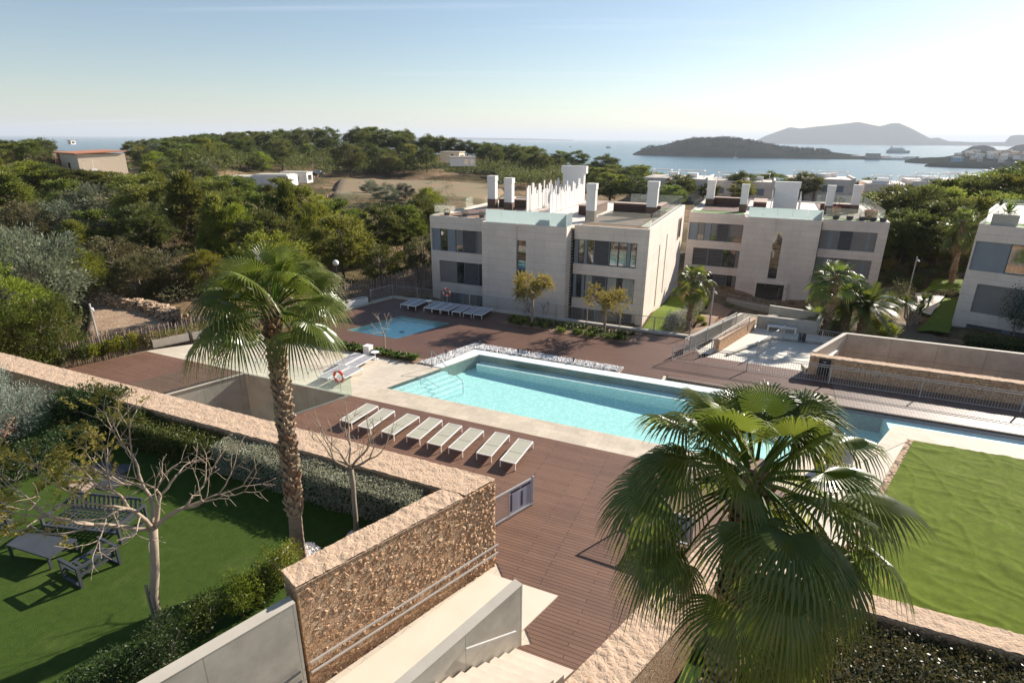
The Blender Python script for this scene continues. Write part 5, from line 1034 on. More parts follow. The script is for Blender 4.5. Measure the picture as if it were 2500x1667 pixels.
# small vehicles by field edge
def van(label,c,x,y,z,col,rot):
    X,Y=at(c,x,y,z); t=bpy.data.objects.new('parked_car',None); COL.objects.link(t); t.location=(X,Y,z); t.rotation_euler=(0,0,rot); tag(t,label,'car'); b=MB(); b.box(-2.1,2.1,-.85,.85,.35,.95); b.add([(-1.5,-.8,.95),(1.2,-.8,.95),(1.2,.8,.95),(-1.5,.8,.95),(-1.2,-.7,1.5),(.7,-.7,1.5),(.7,.7,1.5),(-1.2,.7,1.5)],[(4,5,6,7),(0,1,5,4),(1,2,6,5),(2,3,7,6),(3,0,4,7)]); b.build('body',col,t); 
    for xx in (-1.3,1.3):
        for yy in (-.8,.8): b=MB(); b.tube((xx,yy-.1,.33),(xx,yy+.1,.33),.33,n=10); b.build('wheel','black',t)
van('white car parked at the far end of field','k',1480,180,-.4,'white',R(5)); van('pale blue car parked on the far field track','k',1325,185,-.4,'sign_blue',R(-10))
# ================================================================ VEGETATION PLACEMENT
def ground(c,x,y,dmax=900):
    r=ray(*src(c,x,y)); h=math.hypot(r[0],r[1]); s=np.concatenate([np.linspace(20,140,500),np.linspace(140,dmax,500)]); X=r[0]/h*s; Y=r[1]/h*s; Z=HC+r[2]/h*s; below=np.where(Z<zt_np(X,Y))[0]
    i=below[0] if len(below) else 300; return float(X[i]),float(Y[i]),float(Z[i])
def ztop(X,Y,c,x,y):
    r=ray(*src(c,x,y)); return HC+r[2]*math.hypot(X,Y)/math.hypot(r[0],r[1])
PV={}
def variant(key,*a,**k):
    o=make_tree(*a,**k); PV[key]=[o,False,a[1],a[2]]; return o
random.seed(11)
PINE='aleppo pine'
variant('p1','pine_tree',10,3.6,2.2,95,130,.42,'pine_leaf','bark_pine','round','x',PINE)
variant('p2','pine_tree',10,3.4,1.6,95,130,.42,'pine_leaf','bark_pine','cone','x',PINE)
variant('p3','pine_tree',10,4.4,3.4,95,130,.42,'pine_dark','bark_pine','round','x',PINE,lean=(.8,.3))
variant('p4','pine_tree',10,3.8,3.2,85,130,.42,'pine_dark','bark_pine','round','x',PINE,lean=(-.5,.4))
variant('p5','pine_tree',10,4.6,1.0,100,130,.4,'pine_bright','bark_pine','round','x',PINE)
variant('o1','olive_tree',6,3.2,1.2,70,140,.26,'olive_leaf','bark_grey','round','x','olive tree')
variant('s1','bushy_tree',6,3.6,.3,85,130,.3,'scrub_leaf','bark_grey','round','x','tree')
variant('s2','bushy_tree',6,3.4,.2,85,130,.28,'hedge_green','bark_grey','round','x','tree')
PC=[0]
def plant(key,X,Y,Z,H,Rr,label,group=None,rot=None):
    o,used,h0,r0=PV[key]
    if used: o=dup(o)
    else: PV[key][1]=True
    o.location=(X,Y,Z); o.rotation_euler=(0,0,random.random()*6.28 if rot is None else rot); o.scale=(Rr/r0,Rr/r0*random.uniform(.9,1.1),H/h0); o['label']=label
    if group: o['group']=group
    elif 'group' in o: del o['group']
    PC[0]+=1; return o
def put(key,x,yt,yb,wide,label,c='v'):
    X,Y,Z=ground(c,x,yb); H=max(1.2,ztop(X,Y,c,x,yt)-Z); d=math.sqrt(X*X+Y*Y+(HC-Z)**2); plant(key,X,Y,Z,H,wide*1.0629/2/F*d*.97,label); TAKEN.append((X,Y,wide*.5/F*d))
TAKEN=[]
for a in [('p5',25,605,840,150,'bright green bushy pine at left picture edge below the woods'),('s2',70,690,858,110,'dark bush tree with yellowish shoots beside left picture edge'),('s2',128,672,842,120,'glossy tree with orange yellow tips growing over stake fence'),('p5',197,572,688,95,'bright lime conifer leaning over dry clearing'),('s1',110,600,690,120,'brown green bush left of the lime conifer'),('o1',75,520,620,110,'silver grey olive near left edge among pines'),('o1',255,415,560,130,'pale grey green olive below the cream house'),('o1',150,455,560,140,'broad grey green tree above the silver olive'),('s1',330,580,690,110,'olive brown bush behind dry clearing'),('s1',270,540,640,100,'dark bush between lime conifer and big pine'),('p4',350,470,610,110,'dark brownish conifer in centre of left woods'),('o1',275,500,600,90,'dusty pale bush tree beside the dark conifer'),('p2',450,392,590,130,'tall green pine standing highest in the near woods'),('p1',345,398,520,110,'round green pine left of the tallest near pine'),('p2',520,440,640,110,'pine with dark trunk line just above left palm crown'),('p5',560,470,640,100,'bright yellow green pine behind left palm crown'),('p1',610,440,600,90,'rounded pine in front of the white building site'),('p2',672,412,600,95,'narrow pine at left end of the brown field'),('p1',700,425,590,90,'green pine touching lower edge of brown field'),('p5',745,470,620,80,'bright young pine right of the left palm crown'),('p1',790,495,650,130,'large rounded pine behind stake fence near globe lamp'),('p4',880,470,610,110,'dark green pine left of the near apartment building'),('p1',930,470,600,100,'mid green pine close to near building corner'),('p4',965,455,590,90,'dark pine directly beside near building left wall'),('p5',985,432,510,70,'lighter pine peeping above near building left corner'),('s1',975,540,640,90,'dark bush tree behind fence at near building'),('o1',850,412,452,45,'small round olive on the field, left one'),('o1',887,420,470,60,'round olive tree at field edge, middle one'),('o1',932,420,462,45,'small olive tree at field edge, right one'),('o1',990,440,480,35,'tiny olive tree near roof corner of near building'),('p5',640,560,660,80,'low lime pine bush behind left palm'),('p5',480,575,680,80,'young lime pine sapling left of palm crown'),('s1',400,570,680,110,'grey green bush left of palm leaves'),('s2',880,560,650,110,'dark round bush right of globe lamp'),
 ('p1',245,480,600,110,'green pine in middle of left slope')]:
    put(*a)
CLEAR=[(190,712,400,800),(765,408,1010,455),(535,398,672,424),(690,398,730,412),(105,348,285,395),(770,592,980,640),(1005,352,1085,368)]
SKX=[0,160,330,430,560,700,850,950,1030,1150,1300,1450,1560,1620,1800,2352]; SKY=[305,297,310,302,296,292,292,302,322,336,347,362,377,385,392,396]
HOR=lambda x: float(np.interp(x,[0,470,1035,1400,2000,2352],[17,7,-7,-5,0,9]))
def try_tree(X,Y,keys,Hr,wr,label,group,sky=True,minsp=.75):
    u=X*UX+Y*UY; v=X*VX+Y*VY
    if u>-37.5+(v-22)*.33 and v<50: return False
    if -32<u<24 and 40<v<96: return False
    H=random.uniform(*Hr); Rr=H*random.uniform(*wr); Z=zt(X,Y); 
    for (a,b,r) in TAKEN:
        if (a-X)**2+(b-Y)**2<((r+Rr)*minsp)**2: return False
    px,pt_=proj(X,Y,Z+H); _,pb=proj(X,Y,Z); d=math.hypot(X,Y); hw=Rr*F/d/1.0629
    if sky and d>60:
        tgt=np.interp(px,SKX,SKY)+HOR(px)
        if pt_<tgt: 
            k=(HC+(tgt-(HOR(px)+0))*0) # shrink to skyline
            H2=H
            while H2>3. and proj(X,Y,Z+H2)[1]<tgt: H2-=.4
            if H2<4.: return False
            Rr*=H2/H*1.15; H=H2; pt_=tgt
    for (a,b,c,e) in CLEAR:
        if px+hw*.8>a and px-hw*.8<c and pb>b+2 and pt_<e-2: return False
    TAKEN.append((X,Y,Rr)); plant(random.choice(keys),X,Y,Z-.2,H,Rr,label,group); return True
G1='green and olive toned pine among the dense wood on the left slope'; G2='dark umbrella shaped pine of the wooded ridge on the skyline'; G3='pine of the woods running down to the bay behind the near building'
random.seed(5)
for (x,yt,w_,lb) in [(95,378,8,'green pine at left end of the cream house'),(130,384,7,'dark pine in front of the cream house wall'),(160,388,7.5,'bright pine in front of the cream house, middle one'),(195,392,7,'pine in front of the cream house, right one'),(235,394,8,'bushy pine before the low annex of cream house'),(60,372,9,'tall pine left of the cream house')]:
    r=ray(*src('v',x,yt)); h_=math.hypot(r[0],r[1]); X,Y=r[0]/h_*128,r[1]/h_*128; Z=zt(X,Y); plant(random.choice(['p1','p5','p4']),X,Y,Z,HC+r[2]/h_*128-Z,w_*.5,lb); TAKEN.append((X,Y,w_*.5))
n=0
for i in range(4000):
    az=R(random.uniform(-52,-14)); d=random.uniform(48,235); X,Y=math.sin(az)*d,math.cos(az)*d
    if n<85 and try_tree(X,Y,['p1','p1','p2','p4','p5','s1','o1'],(5,8.5),(.4,.52),G1,'pines and bushes of the left wood',minsp=.62): n+=1
n=0
for i in range(5000):
    X=random.uniform(-210,70); Y=random.uniform(175,330)
    if Y<235 and proj(X,Y,zt(X,Y))[1]>418: continue
    if n<115 and try_tree(X,Y,['p3','p3','p4','p3','p1'],(7.5,12.5),(.42,.55),G2,'pines of the far ridge',minsp=.55): n+=1
n=0
for i in range(3000):
    X=random.uniform(20,190); Y=random.uniform(175,400)
    if n<50 and try_tree(X,Y,['p3','p4','p1'],(7,10),(.42,.55),G3,'pines above the bay',minsp=.6): n+=1
for a in [('p1',1400,398,470,90,'dark green pine directly behind roof of near building'),('p4',1455,405,470,80,'round pine left of the leftmost white villa'),('p4',1560,402,470,75,'dark tall pine in front of leftmost white villa'),('p1',1540,425,480,60,'lower pine in gap before the leftmost villa'),('p4',1625,420,470,45,'small dark pine between first and second villa'),('p3',1765,395,460,70,'windblown pine right of the second villa'),('p1',1700,415,470,50,'round pine behind glass of second building'),('p4',1985,408,470,50,'dark pine between the large villa and next villa')]: put(*a)
HR=[(2010,440,560,110),(2045,425,575,120),(2085,428,590,120),(2120,425,580,120),(2160,410,560,120),(2150,455,610,110),(2205,405,560,120),(2240,395,540,130),(2290,400,560,130),(2320,380,540,140),(2350,372,520,150),(2200,450,600,130),(2260,440,600,140),(2310,450,600,130),(2060,480,620,100),(2110,490,620,100),(2000,500,620,70),(2180,500,640,100)]
wl=['by the second building corner','leftmost tall crown','above the glass balustrade corner','second crown from left','in the middle of slope','below the middle crowns','behind the tall thin palm','above the thin palm','behind roof yucca','right of roof yucca','at right picture edge top','left of the right building','behind the right building roof','behind upper yucca','low one above the flowering hedge','low one left of thin palm','low one at second building side','low one at the lamp pole']
for i,(x,a,b,w_) in enumerate(HR): put(['p1','p4','p4','p1'][i%4],x,a,b,w_,'pine on the right hand hill, '+wl[i])
for (x,yt,lb) in [(985,310,'left of ridge houses'),(1015,314,'just left behind ridge houses'),(1045,318,'right behind the ridge houses'),(1075,324,'to the right of ridge houses'),(1110,328,'second right of ridge houses'),(1140,331,'third right of ridge houses')]:
    r=ray(*src('v',x,yt)); h_=math.hypot(r[0],r[1]); X,Y=r[0]/h_*275,r[1]/h_*275; Z=zt(X,Y); H=max(6,HC+r[2]/h_*275-Z); plant('p3',X,Y,Z,H,5.2,'dark skyline pine '+lb)
for (x,yt,w_,lb) in [(520,402,7,'pine in front of left end of the white building site'),(552,408,6,'pine before middle of the white building site'),(640,408,6,'pine at right end of the white building site')]:
    r=ray(*src('v',x,yt)); h_=math.hypot(r[0],r[1]); X,Y=r[0]/h_*120,r[1]/h_*120; Z=zt(X,Y); plant('p1',X,Y,Z,HC+r[2]/h_*120-Z,w_*.5,lb)
# far woodland mass and undergrowth
def mass(name,samples,n,ls,leaf,label):
    mb=MB()
    for (X,Y,Z,r) in samples:
        d,p=shell(n,.55); k=p[:,2]>-.45; P=p[k]*np.array([r,r,r*.75])+np.array([X,Y,Z+r*.55]); D=d[k]+rng.normal(size=(k.sum(),3))*.5; D[:,2]+=.4; V,Fc=cards(P,D,ls*(.6+.8*rng.random(k.sum())),.35); mb.np(V,Fc)
    o=mb.build(name,leaf); o['kind']='stuff'; o['label']=label; return o
S=[]
random.seed(9)
while len(S)<2100:
    X=random.uniform(-330,260); Y=random.uniform(150,450)
    if len(S)>550: X=random.uniform(-130,120); Y=random.uniform(160,275)
    Z=zt(X,Y); px,py=proj(X,Y,Z+6); px2,pb=proj(X,Y,Z)
    if px<-60 or px>1900 or (Y<235 and px<400) or pb>(440 if px>1150 else 414): continue
    if py<np.interp(px,SKX,SKY)+HOR(px)+1: continue
    if any(a<px<c and pb>b and py<e for a,b,c,e in CLEAR): continue
    S.append((X,Y,Z+1.6,random.uniform(2.6,4.4)))
mass('distant_woodland',S,75,.7,'pine_dark','dense dark pine wood covering the far ridge and slope')
S=[]
while len(S)<1500:
    az=R(random.uniform(-54,-6)); d=random.uniform(44,230)**1.; X,Y=math.sin(az)*d,math.cos(az)*d; u=X*UX+Y*UY; v=X*VX+Y*VY
    if (u>-38.5+(v-22)*.33 and v<52) or (-31<u<20 and 40<v<75): continue
    Z=zt(X,Y); px,pb=proj(X,Y,Z)
    if any(a-5<px<c+5 and b-3<pb<e+6 for a,b,c,e in CLEAR) and random.random()<.93: continue
    S.append((X,Y,Z,random.uniform(.6,1.9)))
mass('undergrowth',S[:700],75,.3,'scrub_leaf','low olive brown scrub under the pines'); mass('undergrowth',S[700:1150],75,.28,'hedge_green','low green bushes under the pines'); mass('undergrowth',S[1150:],60,.24,'olive_leaf','pale dusty low bushes under the pines')
S=[]
while len(S)<420:
    X=random.uniform(45,230); Y=random.uniform(60,260); u=X*UX+Y*UY; v=X*VX+Y*VY
    if -12<u<36 and v<96: continue
    if math.hypot(X,Y)>170 and random.random()<.5: continue
    S.append((X,Y,zt(X,Y),random.uniform(1.,2.6)))
mass('undergrowth',S,70,.36,'scrub_leaf','bushes on the right hand slope')
# brown field sheets draped on the ground
simple('dry_ground',(.27,.17,.11),(.4,.29,.19),.95,.9,bmp=.8,bs=6,bd=.1,detail=9)
b=MB(); 
def drape(mb,c,pts,off=.12,n=26,z=None):
    P=[ground(c,x,y) for x,y in pts]; nu=n; nv=n; vs=[]
    for j in range(nv+1):
        for i in range(nu+1):
            s,t=i/nu,j/nv; x=(P[0][0]*(1-s)+P[1][0]*s)*(1-t)+(P[3][0]*(1-s)+P[2][0]*s)*t; y=(P[0][1]*(1-s)+P[1][1]*s)*(1-t)+(P[3][1]*(1-s)+P[2][1]*s)*t; vs.append((x,y))
    Z=zt_np([q[0] for q in vs],[q[1] for q in vs]); mb.add([(q[0],q[1],float(z_)+(off if 0<k_%(nu+1)<nu and 0<k_//(nu+1)<nv else -1.2)) for k_,(q,z_) in enumerate(zip(vs,Z))],[(j*(nu+1)+i,j*(nu+1)+i+1,(j+1)*(nu+1)+i+1,(j+1)*(nu+1)+i) for j in range(nv) for i in range(nu)])
drape(b,'v',[(750,458),(1130,470),(1180,428),(770,414)],.9); o=b.build('field','field_red',smooth=True); o['kind']='structure'
b=MB(); drape(b,'v',[(185,775),(400,752),(385,700),(200,690)],.2,16); o=b.build('dry_grass','dry_ground',smooth=True); o['kind']='structure'
# dry stone heaps / walls beyond the fence
def rubble_line(label,c,pts,w,h,n):
    P=[ground(c,x,y) for x,y in pts]; t=bpy.data.objects.new('dry_stone_wall',None); COL.objects.link(t); t.location=P[0]; tag(t,label,'stone wall'); mb=MB()
    for k in range(n):
        q=random.random()*(len(P)-1); i=int(q); f=q-i; p=[P[i][a]+(P[i+1][a]-P[i][a])*f for a in range(3)]; zz=zt(p[0],p[1]); s=random.uniform(.12,.3); hh=random.random()**1.5; x=p[0]+random.gauss(0,w*(1-hh*.6))-P[0][0]; y=p[1]+random.gauss(0,w*(1-hh*.6))-P[0][1]; z=zz+hh*h-P[0][2]
        v=[Vector((random.uniform(.6,1)*a*s,random.uniform(.6,1)*b_*s,random.uniform(.5,.9)*c_*s)) for a in(-1,1) for b_ in(-1,1) for c_ in(-1,1)]; mb.add([(x+p_.x,y+p_.y,z+p_.z) for p_ in v],[(0,1,3,2),(4,6,7,5),(0,4,5,1),(2,3,7,6),(0,2,6,4),(1,5,7,3)])
    mb.build('stones','drystone',t)
rubble_line('tumbled dry stone wall curving across the dry clearing at left','o',[(900,130),(1250,190),(1500,270),(1800,290),(2050,360),(2180,450)],.45,.7,900)
rubble_line('upper line of tumbled stones below the lime conifer','o',[(620,40),(800,80),(950,130)],.4,.6,250)
rubble_line('low dry stone wall along far side of brown field','k',[(1350,250),(1480,215),(1560,205)],.5,1.,160); rubble_line('low dry stone wall in middle of brown field','k',[(1500,420),(1640,385),(1800,380)],.5,.8,120)
# ------------- hedges
def hedge(label,u0,u1,v0,v1,z0,z1,leaf,dens,ls,core='dark_core',rough=.05,seed=1,name='hedge',slant=0.):
    t=thing(name,label,'hedge',u0,v0,z0); b=MB(); h=z1-z0; e=.1; b.box(e,u1-u0-e,e,v1-v0-e,0,h-e); b.build('branches',core,t)  # solid dark core box added behind the leaves for the hedge's shaded inside
    Lx,Ly=u1-u0,v1-v0; A=[('t',Lx*Ly),('f',Lx*h),('l',Ly*h),('r',Ly*h)]; mb=MB()
    for k,a in A:
        n=int(a*dens); p=rng.random((n,2)); q=np.zeros((n,3)); j=rng.normal(size=n)*rough-.02
        if k=='t': q[:,0]=p[:,0]*Lx; q[:,1]=p[:,1]*Ly; q[:,2]=h+j; nn=(0,0,1)
        elif k=='f': q[:,0]=p[:,0]*Lx; q[:,1]=-j; q[:,2]=p[:,1]*h; nn=(0,-1,.4)
        elif k=='l': q[:,0]=-j; q[:,1]=p[:,0]*Ly; q[:,2]=p[:,1]*h; nn=(-1,0,.4)
        else: q[:,0]=Lx+j; q[:,1]=p[:,0]*Ly; q[:,2]=p[:,1]*h; nn=(1,0,.4)
        q+=np.array([[.07*noise.noise(Vector((float(x)*1.1,float(y)*1.6,float(z)*1.4+seed))) for x,y,z in q]]).reshape(-1,1)*np.array(nn)
        D=np.array(nn)[None]*.5+rng.normal(size=(n,3)); V,Fc=cards(q,D,ls*(.6+.8*rng.random(n)),.55); mb.np(V,Fc)
    mb.build('foliage',leaf,t); return t
simple('dark_core',(.015,.022,.008),None,1.)
hedge('clipped silvery grey hedge along the inner side of long stone wall',-16.2,-8.2,11.62,12.5,LZ,3.06,'hedge_silver',1500,.055,'dark_core',.04)
hedge('clipped yellow green hedge continuing left of the silvery hedge',-22.3,-16.3,11.55,12.48,LZ,2.98,'hedge_green',1100,.07,'dark_core',.06,2)
hedge('low bronze glossy hedge below pink rubble wall at bottom right',1.3,13.5,11.6,15.8,-1.1,.1,'hedge_bronze',850,.085,'dark_core',.09,3)
hedge('dark hedge in front of right building ground floor',14.2,26.,46.6,48.2,-1.6,.2,'hedge_green',160,.16,'dark_core',.12,4)
# ------------- garden shrubs
def put_shrub(c,x,y,z,rad,h,n,ls,leaf,label,seed,**k):
    if z is None: X,Y,Z=ground(c,x,y)
    else: X,Y=at(c,x,y,z); Z=z
    o=shrub(k.pop('name','shrub'),label,rad,h,n,ls,leaf,seed,**k); o.location=(X,Y,Z); o.rotation_euler=(0,0,seed*1.3); return o
put_shrub('t',150,820,LZ,1.7,2.1,9000,.13,'shrub_silver','large silvery feathery bush at left edge of the sunken garden',3,lumps=9,asp=.14,spike=.7)
put_shrub('t',-60,560,LZ,1.2,2.0,4500,.13,'shrub_silver','silvery bush cut by left picture edge above rattan chair',4,lumps=7,asp=.14,spike=.7)
put_shrub('t',830,700,LZ,1.1,1.75,5200,.1,'shrub_glossy','dark green rounded shrub against long wall, left of the tall one',5); put_shrub('t',1180,720,LZ,1.05,1.8,5200,.1,'shrub_glossy','dark green rounded shrub against long wall, nearest the green hedge',6)
put_shrub('t',1500,860,LZ,.8,1.3,2600,.09,'hedge_green','yellow green shrub at start of the clipped green hedge',7); put_shrub('t',1250,790,LZ,.6,1.1,1500,.09,'shrub_lime','small lime shrub in front of the dark rounded shrubs',8)
for i,(x,y,r_,h_) in enumerate([(60,1330,.95,1.15),(260,1230,.9,1.15),(480,1130,.85,1.1),(690,1000,.8,1.05),(900,960,.75,1.),(-60,1380,.9,1.2)]): put_shrub('t',x,y,LZ,r_,h_,2800,.08,'shrub_glossy','glossy dark hedge shrub beside the lawn, '+['second from left edge','third from left edge','fourth from left edge','fifth from left edge','rightmost, nearest stepping stones','cut by the left picture edge'][i],20+i)
for i,(x,y,leaf,r_,h_) in enumerate([(655,1345,'shrub_lime',.55,1.15),(560,1410,'shrub_lime',.55,1.0),(480,1450,'hedge_green',.55,1.0),(385,1530,'shrub_glossy',.7,1.1),(300,1590,'shrub_glossy',.65,1.05),(215,1640,'shrub_glossy',.6,.9),(600,1380,'hedge_green',.4,.8)]): put_shrub('v',x,y,LZ,r_*1.1,h_*1.2,4200,.055,leaf,['lime yellow shrub touching stone wall end','second lime shrub from the stone wall','green shrub in middle of row behind concrete wall','dark glossy shrub near base of bare tree','dark glossy shrub at bottom edge by concrete wall','lowest dark shrub at bottom picture edge','small green shrub between the two lime shrubs'][i],40+i)
for i,(u,v,r_,h_) in enumerate([(1.,11.5,.8,1.1),(2.2,10.2,.8,1.2),(.3,9.6,.7,1.),(-.6,10.6,.6,.9),(3.6,10.8,.8,1.1)]):
    o=shrub('shrub','dark glossy shrub at foot of the big right palm, '+['middle','right front','left front','leftmost','rightmost'][i],r_,h_,2600,.08,'shrub_glossy',260+i); place(o,u,v,-1.1)
# left deck border shrubs in front of stake fence
BS=[(230,1000,.55,1.1,'hedge_green'),(380,1010,.5,1.,'hedge_bronze'),(640,1040,.5,.9,'hedge_green'),(760,1010,.5,1.05,'shrub_glossy'),(930,970,.55,1.15,'shrub_glossy'),(1080,950,.5,1.2,'hedge_green'),(1210,930,.45,1.1,'shrub_lime'),(1290,900,.4,1.,'hedge_green'),(1420,880,.55,1.2,'shrub_lime'),(1560,850,.5,1.3,'shrub_lime'),(1640,840,.4,1.,'hedge_green'),(1730,810,.5,1.45,'shrub_lime'),(1880,790,.45,1.1,'hedge_bronze'),(100,960,.5,1.,'hedge_bronze')]
for i,(x,y,r_,h_,lf) in enumerate(BS): put_shrub('o',x,y,-.0,r_,h_,1100,.1,lf,'shrub in the border before the stake fence at left deck, '+['2nd','3rd','4th','5th','6th','7th','8th','9th','10th','11th','12th','13th','14th','1st'][i]+' from left',60+i,group='shrubs along the left stake fence')
for i,(u,v,lf,h_) in enumerate([(-31.3,28.8,'hedge_green',.9),(-30.6,30.5,'shrub_lime',1.2),(-30.3,31.8,'hedge_green',1.1),(-30.,33.2,'shrub_glossy',1.2),(-29.7,34.4,'shrub_glossy',1.),(-31.2,35.5,'shrub_glossy',1.3),(-30.9,40.5,'palmy',1.3),(-29,43,'hedge_green',1.2),(-31.5,29.8,'palmy',1.2)]):
    o=shrub('shrub','shrub in shade along back deck before the tall stake fence, number %d from the left palm'%(i+1) ,.7,h_,1100,.12,lf if lf!='palmy' else 'tuft_green',80+i,group='shrubs along the back deck'); place(o,u,v,0 if v<39 else -1.8)
    o['label']=['low shrub just right of the left palm crown behind back deck','lime shrub right of left palm crown on back deck border','green shrub next to the lime one on back deck border','dark glossy shrub in middle of back deck border','dark shrub beside white trough planter','dark shrub behind white trough planter','spiky green plant beyond railing at near building','green shrub at left corner of near building','spiky plant behind left palm crown'][i]
# plaza / middle garden
put_shrub('m',330,640,None,.5,.6,1200,.07,'shrub_lime','bright yellow flowering mound by lamp pole in garden bed',101); put_shrub('m',375,690,None,.35,.4,700,.07,'tuft_green','small green mound near railing in garden bed',102); put_shrub('m',370,560,None,.65,.55,1500,.06,'olive_leaf','grey lavender mound left of lamp pole',103); put_shrub('m',630,480,None,.7,.6,1500,.06,'olive_leaf','grey lavender mound right of lamp pole',104); put_shrub('m',800,450,None,.7,.5,1200,.06,'olive_leaf','far grey mound beside concrete parapet',105); put_shrub('m',690,485,None,.3,.5,500,.06,'shrub_lime','small yellow flowers between the grey mounds',106)
for i in range(7):
    u,v=-5.25+.28*i*.5,41.6+1.5*i; o=shrub('shrub','x',.75,2.0-.05*i,2300,.1,'blossom' if i%2 else 'shrub_silver',110+i,lumps=7,asp=.35,spike=.9,group='white flowering hedge beside near building'); place(o,u,v,zt(*W(u,v))); o['label']='white speckled tall shrub in hedge between near building and palm, '+['nearest','second','third','fourth','fifth','sixth','farthest'][i]
    g_=MB(); leafblob(g_,(0,0,.85),(.65,.65,.8),900,.1); g_.build('green_leaves','hedge_green',o)
b=MB(); P_=[(-7.9,40.2),(-5.9,40.2),(-4.2,52),(-7.9,52)]; vs=[(x,y,zt(*W(x,y))+.12) for y in np.linspace(40.2,60,24) for x in np.linspace(-7.95,-5.9+.1*(y-40),5)]; b.add(vs,[(j*5+i,j*5+i+1,(j+1)*5+i+1,(j+1)*5+i) for j in range(23) for i in range(4)]); struct(b,'grass_strip','bright_turf')
def patch(name,mat,us,vs_,off=.1,nu=14,nv=14):
    b=MB(); (a,bb,c,d)=us; P=[]
    for j in range(nv+1):
        for i in range(nu+1):
            s,t=i/nu,j/nv; x=(a[0]*(1-s)+bb[0]*s)*(1-t)+(d[0]*(1-s)+c[0]*s)*t; y=(a[1]*(1-s)+bb[1]*s)*(1-t)+(d[1]*(1-s)+c[1]*s)*t; P.append((x,y))
    Wp=[W(*p) for p in P]; Z=zt_np([w_[0] for w_ in Wp],[w_[1] for w_ in Wp]); b.add([(p[0],p[1],float(z)+off) for p,z in zip(P,Z)],[(j*(nu+1)+i,j*(nu+1)+i+1,(j+1)*(nu+1)+i+1,(j+1)*(nu+1)+i) for j in range(nv) for i in range(nu)]); return struct(b,name,mat)
def gp4(pts): return [ (lambda X,Y,Z:(X*UX+Y*UY,X*VX+Y*VY))(*ground('n',x,y)) for x,y in pts]
patch('lawn','bright_turf',gp4([(1150,1040),(1640,1060),(1640,890),(1320,880)]),0,.3); patch('lawn','bright_turf',gp4([(1100,1500),(1480,1520),(1600,1110),(1440,1100)]),0,.3)
patch('path','coping_tile',gp4([(1130,1270),(1265,1320),(1440,1080),(1090,1060)]),0,.42)
patch('soil','soil',[(-3.9,40.2),(-3.2,40.2),(-1.6,60),(-4.,60)],0,.08); patch('gravel','scrub_ground',[(5.2,44.6),(12.4,43.2),(13,56),(5,56)],0,.08)
MG=[(700,1390,.9,.9,'olive_leaf','round grey lavender mound between the palms trunks'),(640,1430,.9,1.5,'shrub_lime','yellow green shrub right of feather palms'),(800,1500,.8,1.,'shrub_lime','low yellow green shrub by retaining wall'),(760,1330,1.2,2.6,'hedge_green','dark tall bush in the middle garden'),(880,1180,1.3,3.,'scrub_leaf','brownish tall bush in the middle garden'),(860,950,1.2,2.2,'shrub_glossy','dark bush behind the brown bush'),(1080,960,1.0,1.8,'hedge_green','rounded green bush by narrow concrete wall'),(780,780,1.5,2.,'feather','orange brown bush beside second building'),(930,820,1.2,1.6,'scrub_leaf','brown twiggy bush in middle garden'),(1240,820,1.2,1.,'olive_leaf','low grey bush beyond narrow concrete wall'),(1420,790,1.5,1.4,'hedge_green','round bush left of thin palm'),(1370,1070,1.1,.8,'scrub_leaf','low dark mound on lawn, left one'),(1500,1090,1.1,1.,'scrub_leaf','low dark mound on lawn beside right building'),(1450,860,1.2,1.,'scrub_leaf','bush at foot of thin palm'),(1130,720,1.5,1.,'feather','orange tinted low bush below flowering hedge'),(1000,700,1.4,1.2,'scrub_leaf','brown low bush below flowering hedge'),(160,1450,.9,.9,'olive_leaf','grey mound at palm base near railing'),(160,1290,.8,1.,'hedge_bronze','dark reddish bush between palm trunks'),(1560,800,1.,1.4,'hedge_green','bush right of the thin palm foot'),(690,720,.5,3.2,'shrub_glossy','narrow dark cypress like shrub at second building corner'),(2230,1500,1.1,4.2,'shrub_glossy','tall narrow dark shrub in front of right building')]
for i,(x,y,r_,h_,lf,lb) in enumerate(MG): put_shrub('n',x,y,None if x<2000 else -1.,r_*1.1,h_,2200,.12,lf,lb,140+i,lumps=8)
for i,(x0,y0,x1,y1) in enumerate([(740,640,1130,640),(1130,670,1420,690),(1420,640,1740,640)]):
    A=ground('n',x0,y0); Bq=ground('n',x1,y1); n=7
    for k in range(n):
        X=A[0]+(Bq[0]-A[0])*k/n; Y=A[1]+(Bq[1]-A[1])*k/n; o=shrub('shrub','white speckled flowering shrub of the long hedge beyond middle garden',1.8,2.6,1500,.2,'scrub_leaf',200+i*10+k,group='long flowering hedge beyond the middle garden'); o.location=(X,Y,zt(X,Y)); g_=MB(); leafblob(g_,(0,0,1.9),(1.5,1.5,.9),420,.14,0,.6,.75,.5,.1); g_.build('blossoms','blossom',o)
# yuccas
for i,(x,y,s) in enumerate([(1010,1400,1.),(1090,1390,.9)]):
    X,Y,Z=ground('n',x,y); t=bpy.data.objects.new('yucca',None); COL.objects.link(t); t.location=(X,Y,Z); tag(t,['multi stemmed yucca left of the garden path','multi stemmed yucca closest to the garden path'][i],'yucca'); b=MB(); heads=[]
    for k in range(4): a=k*1.7+i; e=(math.cos(a)*.7*s,math.sin(a)*.7*s,(1.3+.35*k)*s); limb(b,(0,0,-.1),e,.09,.06,6,4,.15); heads.append(e)
    b.build('trunk','bark_grey',t); b=MB()
    for e in heads: rosette(b,e,70,.8,.055,0,-.5,1.5,.05)
    b.build('leaves','palm_far',t)
